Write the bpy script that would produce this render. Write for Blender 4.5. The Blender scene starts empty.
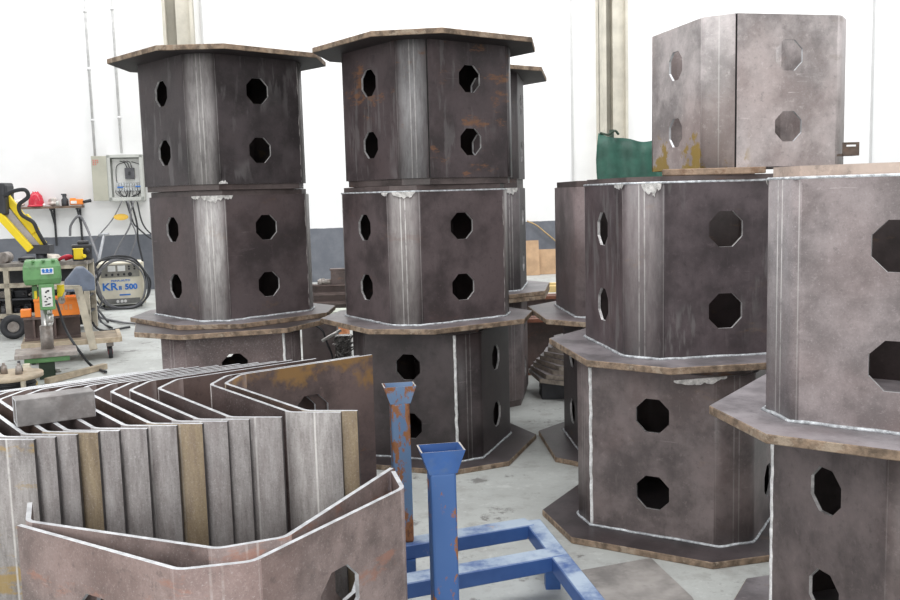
import bpy, bmesh, math, random
from mathutils import Vector, Matrix
random.seed(7)
S = bpy.context.scene
COL = S.collection
PI = math.pi
# ------------------------------------------------------------------ camera
F, PITCH, ROLL, EYE = 924.8, 0.11409, 0.02684, 1.6
cp, sp, cr, sr = math.cos(PITCH), math.sin(PITCH), math.cos(ROLL), math.sin(ROLL)
right0, fwd, up0 = Vector((1, 0, 0)), Vector((0, cp, -sp)), Vector((0, sp, cp))
right = right0 * cr - up0 * sr
up = right0 * sr + up0 * cr
cam = bpy.data.cameras.new('camera'); cam.sensor_width = 36; cam.lens = F / 900 * 36
camo = bpy.data.objects.new('camera', cam); COL.objects.link(camo)
M = Matrix((right, up, -fwd)).transposed().to_4x4(); M.translation = (0, 0, EYE)
camo.matrix_world = M; S.camera = camo
cam.clip_end = 200

def ray(px, py):
    a, b = px - 450, py - 300
    return fwd * F + right * a - up * b
def at(px, py, y=None, z=None):
    """world point seen at a photo position, on the plane y or the plane z"""
    d = ray(px, py)
    s = (z - EYE) / d.z if z is not None else y / d.y
    return d * s + Vector((0, 0, EYE))
WA = 0.19                                   # the back wall runs slightly away to the right
def wall_y(x): return 16.8 + (x + 6.6) * WA
def at_wall(px, py, off=0.0):
    d = ray(px, py)
    s = (16.8 + 6.6 * WA - off) / (d.y - WA * d.x)
    return d * s + Vector((0, 0, EYE))

H = .7593                                   # height of a box section
# ------------------------------------------------------------------ materials
def nd(nt, t, **kw):
    n = nt.nodes.new(t)
    for k, v in kw.items(): setattr(n, k, v)
    return n
MATS = {}
def base_mat(name):
    m = bpy.data.materials.new(name); m.use_nodes = True
    nt = m.node_tree; b = nt.nodes['Principled BSDF']
    return m, nt, b
def rgba(c): return (c[0], c[1], c[2], 1)
def mixc(nt, fac, a, b, blend='MIX'):
    n = nd(nt, 'ShaderNodeMix', data_type='RGBA', blend_type=blend)
    for sock, v in ((n.inputs[0], fac), (n.inputs[6], a), (n.inputs[7], b)):
        if hasattr(v, 'links') or isinstance(v, bpy.types.NodeSocket): nt.links.new(v, sock)
        elif isinstance(v, (tuple, list)): sock.default_value = rgba(v)
        else: sock.default_value = v
    return n.outputs[2]
def mth(nt, op, a, b=0.0, c=None, clamp=False):
    n = nd(nt, 'ShaderNodeMath', operation=op, use_clamp=clamp)
    for i, v in enumerate((a, b, c)):
        if v is None: continue
        if isinstance(v, bpy.types.NodeSocket): nt.links.new(v, n.inputs[i])
        else: n.inputs[i].default_value = v
    return n.outputs[0]
def ramp(nt, v, a, b):
    n = nd(nt, 'ShaderNodeMapRange', interpolation_type='SMOOTHSTEP')
    nt.links.new(v, n.inputs[0]); n.inputs[1].default_value = a; n.inputs[2].default_value = b
    return n.outputs[0]
def coords(nt, scale=(1, 1, 1), rnd=True):
    tc = nd(nt, 'ShaderNodeTexCoord'); mp = nd(nt, 'ShaderNodeMapping')
    nt.links.new(tc.outputs['Object'], mp.inputs[0]); mp.inputs['Scale'].default_value = scale
    if rnd:
        oi = nd(nt, 'ShaderNodeObjectInfo')
        k = mth(nt, 'MULTIPLY', oi.outputs['Random'], 37.0)
        cx = nd(nt, 'ShaderNodeCombineXYZ'); nt.links.new(k, cx.inputs[0]); nt.links.new(k, cx.inputs[1])
        nt.links.new(cx.outputs[0], mp.inputs['Location'])
    return mp.outputs[0]
def noise(nt, vec, scale, detail=4, rough=0.6):
    n = nd(nt, 'ShaderNodeTexNoise'); nt.links.new(vec, n.inputs['Vector'])
    n.inputs['Scale'].default_value = scale; n.inputs['Detail'].default_value = detail; n.inputs['Roughness'].default_value = rough
    return n.outputs['Fac']

def simple(name, col, rough=0.5, metal=0.0, var=0.15, scale=8, bump=0.0, dirt=None, dirt_amt=0.5, spec=0.5):
    if name in MATS: return MATS[name]
    m, nt, b = base_mat(name)
    v = coords(nt); n = noise(nt, v, scale)
    dk = tuple(c * (1 - var) for c in col); lt = tuple(min(1, c * (1 + var)) for c in col)
    c = mixc(nt, ramp(nt, n, .3, .7), dk, lt)
    if dirt:
        n2 = noise(nt, v, scale * .6, 6, .7)
        c = mixc(nt, mth(nt, 'MULTIPLY', ramp(nt, n2, .52, .62), dirt_amt), c, dirt)
    nt.links.new(c, b.inputs['Base Color'])
    b.inputs['Roughness'].default_value = rough; b.inputs['Metallic'].default_value = metal
    b.inputs['Specular IOR Level'].default_value = spec
    if bump:
        bp = nd(nt, 'ShaderNodeBump'); bp.inputs['Strength'].default_value = bump; bp.inputs['Distance'].default_value = .01
        nt.links.new(noise(nt, v, scale * 5), bp.inputs['Height']); nt.links.new(bp.outputs[0], b.inputs['Normal'])
    MATS[name] = m
    return m

def steel(name, base, lit_flake=0.0, lit_flake_col=(.33, .31, .31), rust=0.0, lines=0.0, streak=0.5, rough=0.5, speck=0.0, rust_col=(.30, .17, .06), wet=0.0, foot_rust=0.0, spec=.5, fr=(.112, .035), top_rust=0.0, sscale=110, loff=.013, foot_side=False, rt=.60):
    base = (base[0] * 1.03, base[1] * .965, base[2] * .995)
    """rolled steel plate: mill scale blotches, vertical runs, rust, chalk scribe lines at the bends.
    UV.x = distance from the nearest bend centre, UV.y = height"""
    if name in MATS: return MATS[name]
    m, nt, b = base_mat(name)
    v = coords(nt); n1 = noise(nt, v, 3.2, 6, .65)
    dk = tuple(c * .62 for c in base); lt = tuple(c * 1.42 for c in base)
    c = mixc(nt, ramp(nt, n1, .36, .64), dk, lt)
    # purple brown tint drifts
    n2 = noise(nt, v, 1.4, 3)
    c = mixc(nt, mth(nt, 'MULTIPLY', ramp(nt, n2, .45, .7), .45), c, (base[0] * 1.14, base[1] * .95, base[2] * .90))
    ng = noise(nt, v, 30, 8, .8)
    c = mixc(nt, mth(nt, 'MULTIPLY', ramp(nt, ng, .54, .68), .5), c, tuple(min(1, x * 1.8) for x in base))
    c = mixc(nt, mth(nt, 'MULTIPLY', ramp(nt, ng, .46, .33), .55), c, tuple(x * .5 for x in base))
    # fine scratches and scuffs
    vq = coords(nt, (3, 3, 40)); nq = noise(nt, vq, 1.6, 5, .7); nq2 = noise(nt, v, 2.2, 3)
    c = mixc(nt, mth(nt, 'MULTIPLY', mth(nt, 'MULTIPLY', ramp(nt, nq, .64, .70), ramp(nt, nq2, .48, .60)), .6), c, tuple(min(1, x * 2.1 + .01) for x in base))
    # vertical runs
    vs = coords(nt, (20, 20, 3.5)); n3 = noise(nt, vs, 1.0, 5, .7)
    c = mixc(nt, mth(nt, 'MULTIPLY', ramp(nt, n3, .58, .72), streak * .6), c, tuple(min(1, x * 1.7 + .02) for x in base))
    c = mixc(nt, mth(nt, 'MULTIPLY', ramp(nt, n3, .42, .30), streak * .5), c, tuple(x * .5 for x in base))
    uv = nd(nt, 'ShaderNodeUVMap'); sx = nd(nt, 'ShaderNodeSeparateXYZ'); nt.links.new(uv.outputs[0], sx.inputs[0])
    d, z = sx.outputs[0], sx.outputs[1]
    if lit_flake:  # chamfers lightened: flaked scale at the bends plus light painted in
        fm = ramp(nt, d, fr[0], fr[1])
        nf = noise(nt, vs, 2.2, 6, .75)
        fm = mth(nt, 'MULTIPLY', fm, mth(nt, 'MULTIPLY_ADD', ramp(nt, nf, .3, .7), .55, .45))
        c = mixc(nt, mth(nt, 'MULTIPLY', fm, lit_flake), c, lit_flake_col)
    if speck:
        n4 = noise(nt, v, sscale, 3, .8)
        c = mixc(nt, mth(nt, 'MULTIPLY', ramp(nt, n4, .55, .75), speck), c, (.62, .60, .60))
        c = mixc(nt, mth(nt, 'MULTIPLY', ramp(nt, n4, .45, .28), speck), c, tuple(x * .45 for x in base))
    if wet:
        n5 = noise(nt, vs, .8, 4, .6); n6 = noise(nt, v, 2.0, 3)
        c = mixc(nt, mth(nt, 'MULTIPLY', mth(nt, 'MULTIPLY', ramp(nt, n5, .52, .6), ramp(nt, n6, .45, .55)), wet), c, (.20, .19, .19))
    if rust:
        vr = coords(nt, (1.2, 1.2, 3.2)); n7 = noise(nt, vr, 2.4, 7, .72)
        c = mixc(nt, mth(nt, 'MULTIPLY', ramp(nt, n7, rt, rt + .08), rust), c, rust_col)
    if foot_rust:
        n8 = noise(nt, v, 5, 5, .7)
        zz = mth(nt, 'MULTIPLY_ADD', mth(nt, 'SUBTRACT', n8, .5), 1.1, mth(nt, 'MULTIPLY', z, -1.0))
        fm_ = mth(nt, 'MULTIPLY', ramp(nt, zz, -.03, .03), foot_rust)
        if foot_side:
            tc = nd(nt, 'ShaderNodeTexCoord'); sxo = nd(nt, 'ShaderNodeSeparateXYZ'); nt.links.new(tc.outputs['Object'], sxo.inputs[0])
            fm_ = mth(nt, 'MULTIPLY', fm_, ramp(nt, sxo.outputs[0], -.17, -.24))
        c = mixc(nt, fm_, c, (.36, .24, .05))
    if top_rust:
        n9 = noise(nt, v, 4, 5, .7)
        zz = mth(nt, 'MULTIPLY_ADD', mth(nt, 'SUBTRACT', n9, .5), .7, z)
        c = mixc(nt, mth(nt, 'MULTIPLY', ramp(nt, zz, H - .09, H - .0), top_rust), c, (.27, .15, .05))
    if lines:
        nl = noise(nt, v, 14, 4, .7)
        ln = ramp(nt, mth(nt, 'ABSOLUTE', mth(nt, 'SUBTRACT', d, loff)), .0042, .0015)
        ln2 = ramp(nt, mth(nt, 'ABSOLUTE', mth(nt, 'SUBTRACT', d, .098)), .003, .001)
        ln = mth(nt, 'MAXIMUM', ln, mth(nt, 'MULTIPLY', ln2, .45))
        c = mixc(nt, mth(nt, 'MULTIPLY', mth(nt, 'MULTIPLY', ln, ramp(nt, nl, .25, .55)), lines), c, (.62, .60, .58))
    nt.links.new(c, b.inputs['Base Color'])
    b.inputs['Metallic'].default_value = 0.0
    b.inputs['Specular IOR Level'].default_value = spec
    rr = nd(nt, 'ShaderNodeMapRange'); nt.links.new(n1, rr.inputs[0]); rr.inputs[3].default_value = rough - .1; rr.inputs[4].default_value = rough + .12
    nt.links.new(rr.outputs[0], b.inputs['Roughness'])
    bp = nd(nt, 'ShaderNodeBump'); bp.inputs['Strength'].default_value = .25; bp.inputs['Distance'].default_value = .004
    nt.links.new(noise(nt, v, 38, 5, .7), bp.inputs['Height']); nt.links.new(bp.outputs[0], b.inputs['Normal'])
    MATS[name] = m
    return m

DARK = dict(base=(.070, .058, .058))
M_cut = simple('bare_cut_edge', (.60, .61, .63), .38, .25, .2, 30)
M_cutdark = simple('oxidised_cut_edge', (.30, .28, .27), .5, .1, .3, 30)
M_rim = simple('cut_rim', (.46, .45, .45), .4, .2, .3, 30)
M_end_shade = simple('sheared_end_shade', (.07, .065, .065), .5, .1, .3, 30)  # panel ends coloured dark for the shadow lines between flanges and in seams
M_in = steel('mill_scale_inside', (.060, .050, .048), streak=.4, rust=.25)
M_inpile = steel('mill_scale_brown_inside', (.085, .062, .054), streak=.4, rust=.5, rust_col=(.20, .09, .03))
M_weld = simple('bright_weld', (.66, .69, .73), .35, .4, .4, 40, .6)
M_white = simple('chalky_weld_primer', (.80, .80, .80), .6, 0, .25, 30, .4)
M_spat = simple('weld_spatter_white', (.70, .68, .66), .6, .1, .35, 40, .8)
M_plate = steel('flange_plate_scale', (.175, .168, .172), streak=0, rough=.45, rust=.15, spec=.6)
M_plate_d = steel('flange_plate_dark', (.062, .055, .056), streak=0, rough=.45, rust=.1, spec=.5)
M_plate_l = steel('flange_plate_pale', (.25, .245, .25), streak=0, rough=.45, rust=.1, spec=.6)
M_plate_t = steel('flange_plate_black', (.035, .031, .031), streak=0, rough=.6, spec=.2)
M_torch = simple('torch_cut_plate_edge', (.23, .165, .115), .7, 0, .5, 22, .6, dirt=(.42, .34, .26), dirt_amt=.7)
M_ring = steel('backing_ring_steel', (.10, .085, .08), streak=.1, rust=.6, rust_col=(.20, .10, .05))
M_ring_l = steel('backing_ring_pale', (.42, .36, .30), streak=.1, rust=.2)

# ------------------------------------------------------------------ mesh helpers
def link(name, me, mats, parent=None, loc=None, rot=None):
    o = bpy.data.objects.new(name, me); COL.objects.link(o)
    for m in (mats if isinstance(mats, (list, tuple)) else [mats]): me.materials.append(m)
    if parent is not None: o.parent = parent
    if loc is not None: o.location = loc
    if rot is not None: o.rotation_euler = rot
    return o
def tag(o, label=None, cat=None, group=None, kind=None):
    if label: o['label'] = label
    if cat: o['category'] = cat
    if group: o['group'] = group
    if kind: o['kind'] = kind
    return o
def empty(name, loc=(0, 0, 0), rz=0.0, rot=None):
    o = bpy.data.objects.new(name, None); COL.objects.link(o); o.empty_display_size = .05
    o.location = loc; o.rotation_euler = rot if rot else (0, 0, rz)
    return o
class MB:
    """collects shapes into one mesh"""
    def __init__(s): s.bm = bmesh.new()
    def box(s, c, d, rz=0.0, rot=None, mi=0):
        r = bmesh.ops.create_cube(s.bm, size=1.0)
        m = Matrix.Translation(c) @ (rot.to_4x4() if rot is not None else Matrix.Rotation(rz, 4, 'Z')) @ Matrix.Diagonal((d[0], d[1], d[2], 1))
        bmesh.ops.transform(s.bm, matrix=m, verts=r['verts'])
        for f in {f for v in r['verts'] for f in v.link_faces}: f.material_index = mi
        return s
    def beam(s, a, b, w, h, up=(0, 0, 1), mi=0):
        a, b = Vector(a), Vector(b); x = (b - a); L = x.length; x.normalize()
        y = Vector(up).cross(x)
        if y.length < 1e-4: y = Vector((0, 1, 0)).cross(x)
        y.normalize(); z = x.cross(y)
        return s.box((a + b) / 2, (L, w, h), rot=Matrix((x, y, z)).transposed(), mi=mi)
    def cyl(s, a, b, r, r2=None, n=20, mi=0, cap=True):
        a, b = Vector(a), Vector(b); d = b - a
        q = bmesh.ops.create_cone(s.bm, cap_ends=cap, segments=n, radius1=r, radius2=r if r2 is None else r2, depth=d.length)
        m = Matrix.Translation((a + b) / 2) @ d.to_track_quat('Z', 'Y').to_matrix().to_4x4()
        bmesh.ops.transform(s.bm, matrix=m, verts=q['verts'])
        for f in {f for v in q['verts'] for f in v.link_faces}:
            f.material_index = mi; f.smooth = len(f.verts) == 4
        return s
    def sphere(s, c, r, sc=(1, 1, 1), mi=0, u=20, v=12, rot=None):
        q = bmesh.ops.create_uvsphere(s.bm, u_segments=u, v_segments=v, radius=r)
        m = Matrix.Translation(c) @ (rot.to_4x4() if rot is not None else Matrix.Identity(4)) @ Matrix.Diagonal((sc[0], sc[1], sc[2], 1))
        bmesh.ops.transform(s.bm, matrix=m, verts=q['verts'])
        for f in {f for v_ in q['verts'] for f in v_.link_faces}: f.material_index = mi; f.smooth = True
        return s
    def torus(s, c, R, r, rot=None, n=36, k=10, mi=0, sc=(1, 1, 1)):
        rot = rot if rot is not None else Matrix.Identity(3)
        ring = []
        for i in range(n):
            a = 2 * PI * i / n
            ring.append([s.bm.verts.new(Vector(c) + rot @ Vector(((R + r * math.cos(2 * PI * j / k)) * math.cos(a) * sc[0], (R + r * math.cos(2 * PI * j / k)) * math.sin(a) * sc[1], r * math.sin(2 * PI * j / k) * sc[2]))) for j in range(k)])
        for i in range(n):
            for j in range(k):
                f = s.bm.faces.new((ring[i][j], ring[(i + 1) % n][j], ring[(i + 1) % n][(j + 1) % k], ring[i][(j + 1) % k])); f.smooth = True; f.material_index = mi
        return s
    def lathe(s, prof, c=(0, 0, 0), n=28, mi=0, rot=None, smooth=True):
        rot = rot if rot is not None else Matrix.Identity(3)
        rings = []
        for r, z in prof:
            rings.append([s.bm.verts.new(Vector(c) + rot @ Vector((max(r, 1e-4) * math.cos(2 * PI * i / n), max(r, 1e-4) * math.sin(2 * PI * i / n), z))) for i in range(n)])
        for a, b in zip(rings, rings[1:]):
            for i in range(n):
                f = s.bm.faces.new((a[i], a[(i + 1) % n], b[(i + 1) % n], b[i])); f.smooth = smooth; f.material_index = mi
        s.bm.faces.new(rings[0][::-1]).material_index = mi; s.bm.faces.new(rings[-1]).material_index = mi
        return s
    def prism(s, pts, z0, z1, mi=0, mi_side=None, mat=None):
        mat = mat if mat is not None else Matrix.Identity(4)
        lo = [s.bm.verts.new(mat @ Vector((p[0], p[1], z0))) for p in pts]; hi = [s.bm.verts.new(mat @ Vector((p[0], p[1], z1))) for p in pts]
        f = s.bm.faces.new(lo[::-1]); f.material_index = mi
        f = s.bm.faces.new(hi); f.material_index = mi
        n = len(pts)
        for i in range(n):
            f = s.bm.faces.new((lo[i], lo[(i + 1) % n], hi[(i + 1) % n], hi[i])); f.material_index = mi if mi_side is None else mi_side
        return s
    def tube(s, pts, r, k=8, mi=0, closed=False, spline=True, sub=6):
        P = [Vector(p) for p in pts]
        if spline and len(P) > 2:
            Q = []
            n = len(P)
            for i in range(n if closed else n - 1):
                p0 = P[(i - 1) % n] if closed or i > 0 else P[0] * 2 - P[1]
                p1, p2 = P[i], P[(i + 1) % n]
                p3 = P[(i + 2) % n] if closed or i < n - 2 else P[-1] * 2 - P[-2]
                for j in range(sub):
                    t = j / sub
                    Q.append(.5 * ((2 * p1) + (p2 - p0) * t + (2 * p0 - 5 * p1 + 4 * p2 - p3) * t * t + (3 * p1 - p0 - 3 * p2 + p3) * t ** 3))
            if not closed: Q.append(P[-1])
            P = Q
        n = len(P); rings = []; prev = None
        for i in range(n):
            a = P[(i - 1) % n] if (closed or i > 0) else P[0]; b = P[(i + 1) % n] if (closed or i < n - 1) else P[-1]
            t = (b - a).normalized()
            if prev is None:
                u = t.cross(Vector((0, 0, 1)))
                if u.length < .1: u = t.cross(Vector((1, 0, 0)))
            else: u = prev - t * prev.dot(t)
            u.normalize(); prev = u; w = t.cross(u)
            rings.append([s.bm.verts.new(P[i] + u * r * math.cos(2 * PI * j / k) + w * r * math.sin(2 * PI * j / k)) for j in range(k)])
        for i in range(n if closed else n - 1):
            A, B = rings[i], rings[(i + 1) % n]
            for j in range(k):
                f = s.bm.faces.new((A[j], A[(j + 1) % k], B[(j + 1) % k], B[j])); f.smooth = True; f.material_index = mi
        if not closed:
            s.bm.faces.new(rings[0][::-1]).material_index = mi; s.bm.faces.new(rings[-1]).material_index = mi
        return s
    def build(s, name, mats, parent=None, loc=None, rot=None, bevel=0.0, seg=2):
        bmesh.ops.recalc_face_normals(s.bm, faces=s.bm.faces[:])
        me = bpy.data.meshes.new(name); s.bm.to_mesh(me); s.bm.free()
        o = link(name, me, mats, parent, loc, rot)
        if bevel:
            b = o.modifiers.new('bevel', 'BEVEL'); b.width = bevel; b.segments = seg; b.limit_method = 'ANGLE'; b.angle_limit = .6
        return o

# ------------------------------------------------------------------ bent panels and box sections
H, L, CH, T = .7593, .5969, .1675, .013
W = L / 2 + CH / math.sqrt(2)
RB = .055                      # bend radius
HZ, HR = .1778, .0765          # apertures: offset from mid height, apothem
OCT = [(W, -L / 2), (W, L / 2), (L / 2, W), (-L / 2, W), (-W, L / 2), (-W, -L / 2), (-L / 2, -W), (L / 2, -W)]
# local frame: face0 looks to -x ("left" face), face1 to -y ("right" face), face2 to +x, face3 to +y ; counter-clockwise
CORN = [(-W, L / 2), (-W, -L / 2), (-L / 2, -W), (L / 2, -W), (W, -L / 2), (W, L / 2), (L / 2, W), (-L / 2, W)]
# segment i runs CORN[i] -> CORN[i+1]; even = wide face with apertures, odd = chamfer

def panel_mesh(name, first, nseg=4, gap=.0015, scale=1.0, hh=H, blind=False):
    """half shell of nseg segments starting with segment `first`"""
    pts = [Vector(CORN[(first + i) % 8]) for i in range(nseg + 1)]
    d0 = (pts[1] - pts[0]).normalized(); pts[0] = pts[0] + d0 * gap
    d1 = (pts[-1] - pts[-2]).normalized(); pts[-1] = pts[-1] - d1 * gap
    st = []                                     # stations: (point, outward normal, bend distance)
    holes = []                                  # index of station starting a pierced face
    for i in range(nseg):
        a, b = pts[i], pts[i + 1]; d = (b - a).normalized(); n = Vector((d.y, -d.x))
        cham = (first + i) % 2 == 1
        s0 = a if i == 0 else a + d * (RB * math.tan(PI / 8)); s1 = b if i == nseg - 1 else b - d * (RB * math.tan(PI / 8))
        mid = (a + b) / 2
        if cham:
            full = CH / 2
            for p in (s0, mid, s1): st.append((p, n, (p - mid).length))
        else:
            e0 = CH / 2 + RB * .41; 
            st.append((s0, n, CH / 2 + RB * .41)); (None if blind else holes.append(len(st) - 1)); st.append((s1, n, CH / 2 + RB * .41))
        if i < nseg - 1:
            d2 = (pts[i + 2] - b).normalized(); n2 = Vector((d2.y, -d2.x)); c = s1 - n * RB
            for j in range(1, 5):
                t = j / 5; nn = (n.lerp(n2, t)).normalized()
                dist = CH / 2 + (RB * .41) * ((1 - 2 * t) if not cham else (2 * t - 1)) * (1 if True else 1)
                st.append((c + nn * RB, nn, dist))
    bm = bmesh.new(); uvl = bm.loops.layers.uv.new('UVMap'); V = {}; info = {}
    def vert(p, n, dist, z, side):
        q = p - n * (T if side else 0)
        k = (round(q.x, 5), round(q.y, 5), round(z, 5), side)
        if k not in V:
            V[k] = bm.verts.new((q.x, q.y, z)); info[V[k]] = (dist, z)
        return V[k]
    outer = []
    zc = (hh / 2 - HZ, hh / 2 + HZ)
    for side in (0, 1):
        for i in range(len(st) - 1):
            (p0, n0, t0), (p1, n1, t1) = st[i], st[i + 1]
            polys = []
            if i in holes:
                mid = (p0 + p1) / 2 if True else None
                # aperture centre = middle of the full face
                d = (p1 - p0).normalized()
                # middle of wide face in the octagon
                nn = n0; mid = nn * W
                for zi, (za, zb) in enumerate(((0, hh / 2), (hh / 2, hh))):
                    R = HR / math.cos(PI / 8); o = []
                    for k in range(8):
                        a = PI / 8 + k * PI / 4
                        o.append(((mid + d * (R * math.cos(a))), zc[zi] + R * math.sin(a)))
                    def vv(p, z, dd=.3): return vert(p, n0, dd, z, side)
                    BL, BR, TR, TL = vert(p0, n0, t0, za, side), vert(p1, n1, t1, za, side), vert(p1, n1, t1, zb, side), vert(p0, n0, t0, zb, side)
                    q = [vv(*x) for x in o]
                    polys += [(BR, TR, q[0], q[7]), (TR, q[1], q[0]), (TR, TL, q[2], q[1]), (TL, q[3], q[2]), (TL, BL, q[4], q[3]), (BL, q[5], q[4]), (BL, BR, q[6], q[5]), (BR, q[7], q[6])]
            else:
                for za, zb in ((0, hh / 2), (hh / 2, hh)):
                    polys.append((vert(p0, n0, t0, za, side), vert(p1, n1, t1, za, side), vert(p1, n1, t1, zb, side), vert(p0, n0, t0, zb, side)))
            for P in polys:
                f = bm.faces.new(P if side == 0 else P[::-1]); f.smooth = i not in holes; f.material_index = side
                if side == 0: outer.append(P)
    # rims
    cnt = {}
    for P in outer:
        for a, b in zip(P, P[1:] + P[:1]): cnt[(a, b)] = 1
    rev = {v: k for k, v in V.items()}
    inner_of = {}
    for i, (p, n, t) in enumerate(st): pass
    # map outer vert -> inner vert through its normal: rebuild by walking the same calls
    nrm = {}
    for i, (p, n, t) in enumerate(st):
        for z in (0, hh / 2, hh): nrm[(round(p.x, 5), round(p.y, 5), round(z, 5))] = n
    for (a, b) in list(cnt):
        if (b, a) in cnt: continue
        def inn(v):
            k = rev[v]; n = nrm.get(k[:3])
            if n is None:                       # aperture vertex: normal of its flat face
                best = min(((abs(Vector(k[:2]).dot(nn) - W), j) for j, nn in enumerate([Vector((-1, 0)), Vector((0, -1)), Vector((1, 0)), Vector((0, 1))])))
                n = [Vector((-1, 0)), Vector((0, -1)), Vector((1, 0)), Vector((0, 1))][best[1]]
            q = Vector(v.co[:2]) - n * T
            return V[(round(q.x, 5), round(q.y, 5), round(v.co.z, 5), 1)]
        f = bm.faces.new((b, a, inn(a), inn(b)))
        onend = any((Vector(rev[a][:2]) - q_[0]).length < 1e-4 and (Vector(rev[b][:2]) - q_[0]).length < 1e-4 for q_ in (st[0], st[-1]))
        f.material_index = 3 if onend else 2
    for f in bm.faces:
        for l in f.loops:
            l[uvl].uv = info[l.vert]
    for e in bm.edges:
        if len(e.link_faces) == 2 and e.calc_face_angle(0) > .35: e.smooth = False
    if scale != 1.0: bmesh.ops.scale(bm, vec=(scale,) * 3, verts=bm.verts)
    me = bpy.data.meshes.new(name); bm.to_mesh(me); bm.free()
    return me

WP, CP, TP = .5977, .3892, .030
def octo(w, c):
    l = w - c / math.sqrt(2)
    return [(-w, l), (-w, -l), (-l, -w), (l, -w), (w, -l), (w, l), (l, w), (-l, w)]

def ring_prism(mb, po, pi, z0, z1, mi=0):
    n = len(po); bm = mb.bm
    A = [bm.verts.new((p[0], p[1], z0)) for p in po]; B = [bm.verts.new((p[0], p[1], z1)) for p in po]
    C = [bm.verts.new((p[0], p[1], z0)) for p in pi]; D = [bm.verts.new((p[0], p[1], z1)) for p in pi]
    for i in range(n):
        j = (i + 1) % n
        for q in ((A[i], A[j], B[j], B[i]), (D[i], D[j], C[j], C[i]), (B[i], B[j], D[j], D[i]), (C[i], C[j], A[j], A[i])):
            bm.faces.new(q).material_index = mi

def section(x, y, rz, z0, plate, ring, seam, mats, label, group=None, ring_to=None, plate_mats=None, seam_white=0, spatter=(), ring_mat=None, scale=1.0, hh=H, inner=None, weld=True, ring_weld=False, blind=(), open_seam=False, wp=WP):
    """octagonal box section built of two bent panels. plate: 'bottom'|'top'|None; ring: 'top'|'bottom'|None"""
    zbase = z0 - (TP if plate == 'bottom' else 0) - (ring_to if ring == 'bottom' else 0)
    t = tag(empty('box_section', (x, y, zbase), rz), label, 'steel box section', group)
    dz = z0 - zbase
    for k in (0, 4):
        me = panel_mesh('bent_panel', (seam + k) % 8, scale=scale, hh=hh, blind=k in blind, gap=.005 if open_seam else .0015)
        link('bent_panel', me, [mats, inner or M_in, M_rim if scale == 1 else M_cut, M_end_shade], t, (0, 0, dz))
    if ring:
        mb = MB(); po = octo(W - T - .003, CH - .008); pi = octo(W - T - .016, CH - .014)
        if ring == 'top': ring_prism(mb, po, pi, H - .06 + dz, H + ring_to + dz)
        else: ring_prism(mb, po, pi, dz - ring_to, dz + .06)
        mb.build('backing_ring', ring_mat or M_ring, t)
    if ring_weld:
        wz = dz + H + .003 if ring == 'top' else dz - .003
        MB().tube([(p[0], p[1], wz) for p in octo(W - .004, CH - .003)], .006, 6, closed=True, spline=False).build('ring_weld', M_weld, t)
    if plate:
        pz = dz - TP if plate == 'bottom' else dz + H
        MB().prism(octo(wp, CP * wp / WP), pz, pz + TP, 0, 1).build('flange_plate', list(plate_mats or ((M_plate if plate == 'bottom' and z0 > .5 else M_plate_t if z0 > 1.6 else M_plate_d), M_torch)), t, bevel=.003, seg=1)
        if weld and plate == 'bottom':
            wz = dz + .004 if plate == 'bottom' else dz + H - .004
            pts = octo(W + .003, CH + .002); rnd = random.Random(int(x * 1000)); Q = []
            for i in range(8):
                a, b = Vector(pts[i]), Vector(pts[(i + 1) % 8]); m = 12 if i % 2 == 0 else 5
                for j in range(m): p = a.lerp(b, j / m); Q.append((p.x + rnd.uniform(-.002, .002), p.y + rnd.uniform(-.002, .002), wz + rnd.uniform(-.002, .002)))
            MB().tube(Q, .0065, 6, closed=True, spline=False).build('fillet_weld', M_weld, t)
    # seam welds
    for k in (0, 4):
        p = Vector(CORN[(seam + k) % 8]) * 1.0
        r = .004 + seam_white * .005
        rnd = random.Random(seam + k); Q = [(p.x * .992 + rnd.uniform(-.002, .002), p.y * .992 + rnd.uniform(-.002, .002), dz + .004 + (hh - .008) * i / 24) for i in range(25)]
        if not open_seam: MB().tube(Q, r, 7, spline=False).build('seam_weld', M_white if seam_white else M_cutdark, t)
    # spatter / slag fans left by the stacking welds at the rim: ragged skirts lying on the outside of the shell
    for (i0, fr0, fr1, drop, seed) in spatter:
        rnd = random.Random(seed); mb = MB(); bm = mb.bm; a, b = Vector(CORN[i0 % 8]), Vector(CORN[(i0 + 1) % 8]); d = (b - a).normalized(); n = Vector((d.y, -d.x))
        N = 26; zt = dz + (H if ring == 'top' else 0); sg = -1 if ring == 'top' else 1
        ups, los = [], []
        for i in range(N + 1):
            f = i / N; p = a.lerp(b, fr0 + (fr1 - fr0) * f) + n * .0015
            env = math.sin(PI * min(1, max(0, f))) ** .6
            ups.append((bm.verts.new((p.x, p.y, zt + .001)), bm.verts.new((p.x + n.x * .002, p.y + n.y * .002, zt + .001))))
            dd = .006 + drop * env * (.35 + .3 * abs(math.sin(f * 9 + seed)) + .15 * math.sin(f * 23 + seed * 2) + rnd.uniform(0, .2))
            los.append((bm.verts.new((p.x, p.y, zt + sg * dd)), bm.verts.new((p.x + n.x * .0015, p.y + n.y * .0015, zt + sg * dd))))
        for i in range(N):
            for s_ in (0, 1): bm.faces.new((ups[i][s_], ups[i + 1][s_], los[i + 1][s_], los[i][s_]))
            bm.faces.new((los[i][0], los[i + 1][0], los[i + 1][1], los[i][1])); bm.faces.new((ups[i][0], ups[i + 1][0], ups[i + 1][1], ups[i][1]))
        for i in (0, N): bm.faces.new((ups[i][0], ups[i][1], los[i][1], los[i][0]))
        mb.build('weld_spatter', M_spat, t)
    return t

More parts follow.
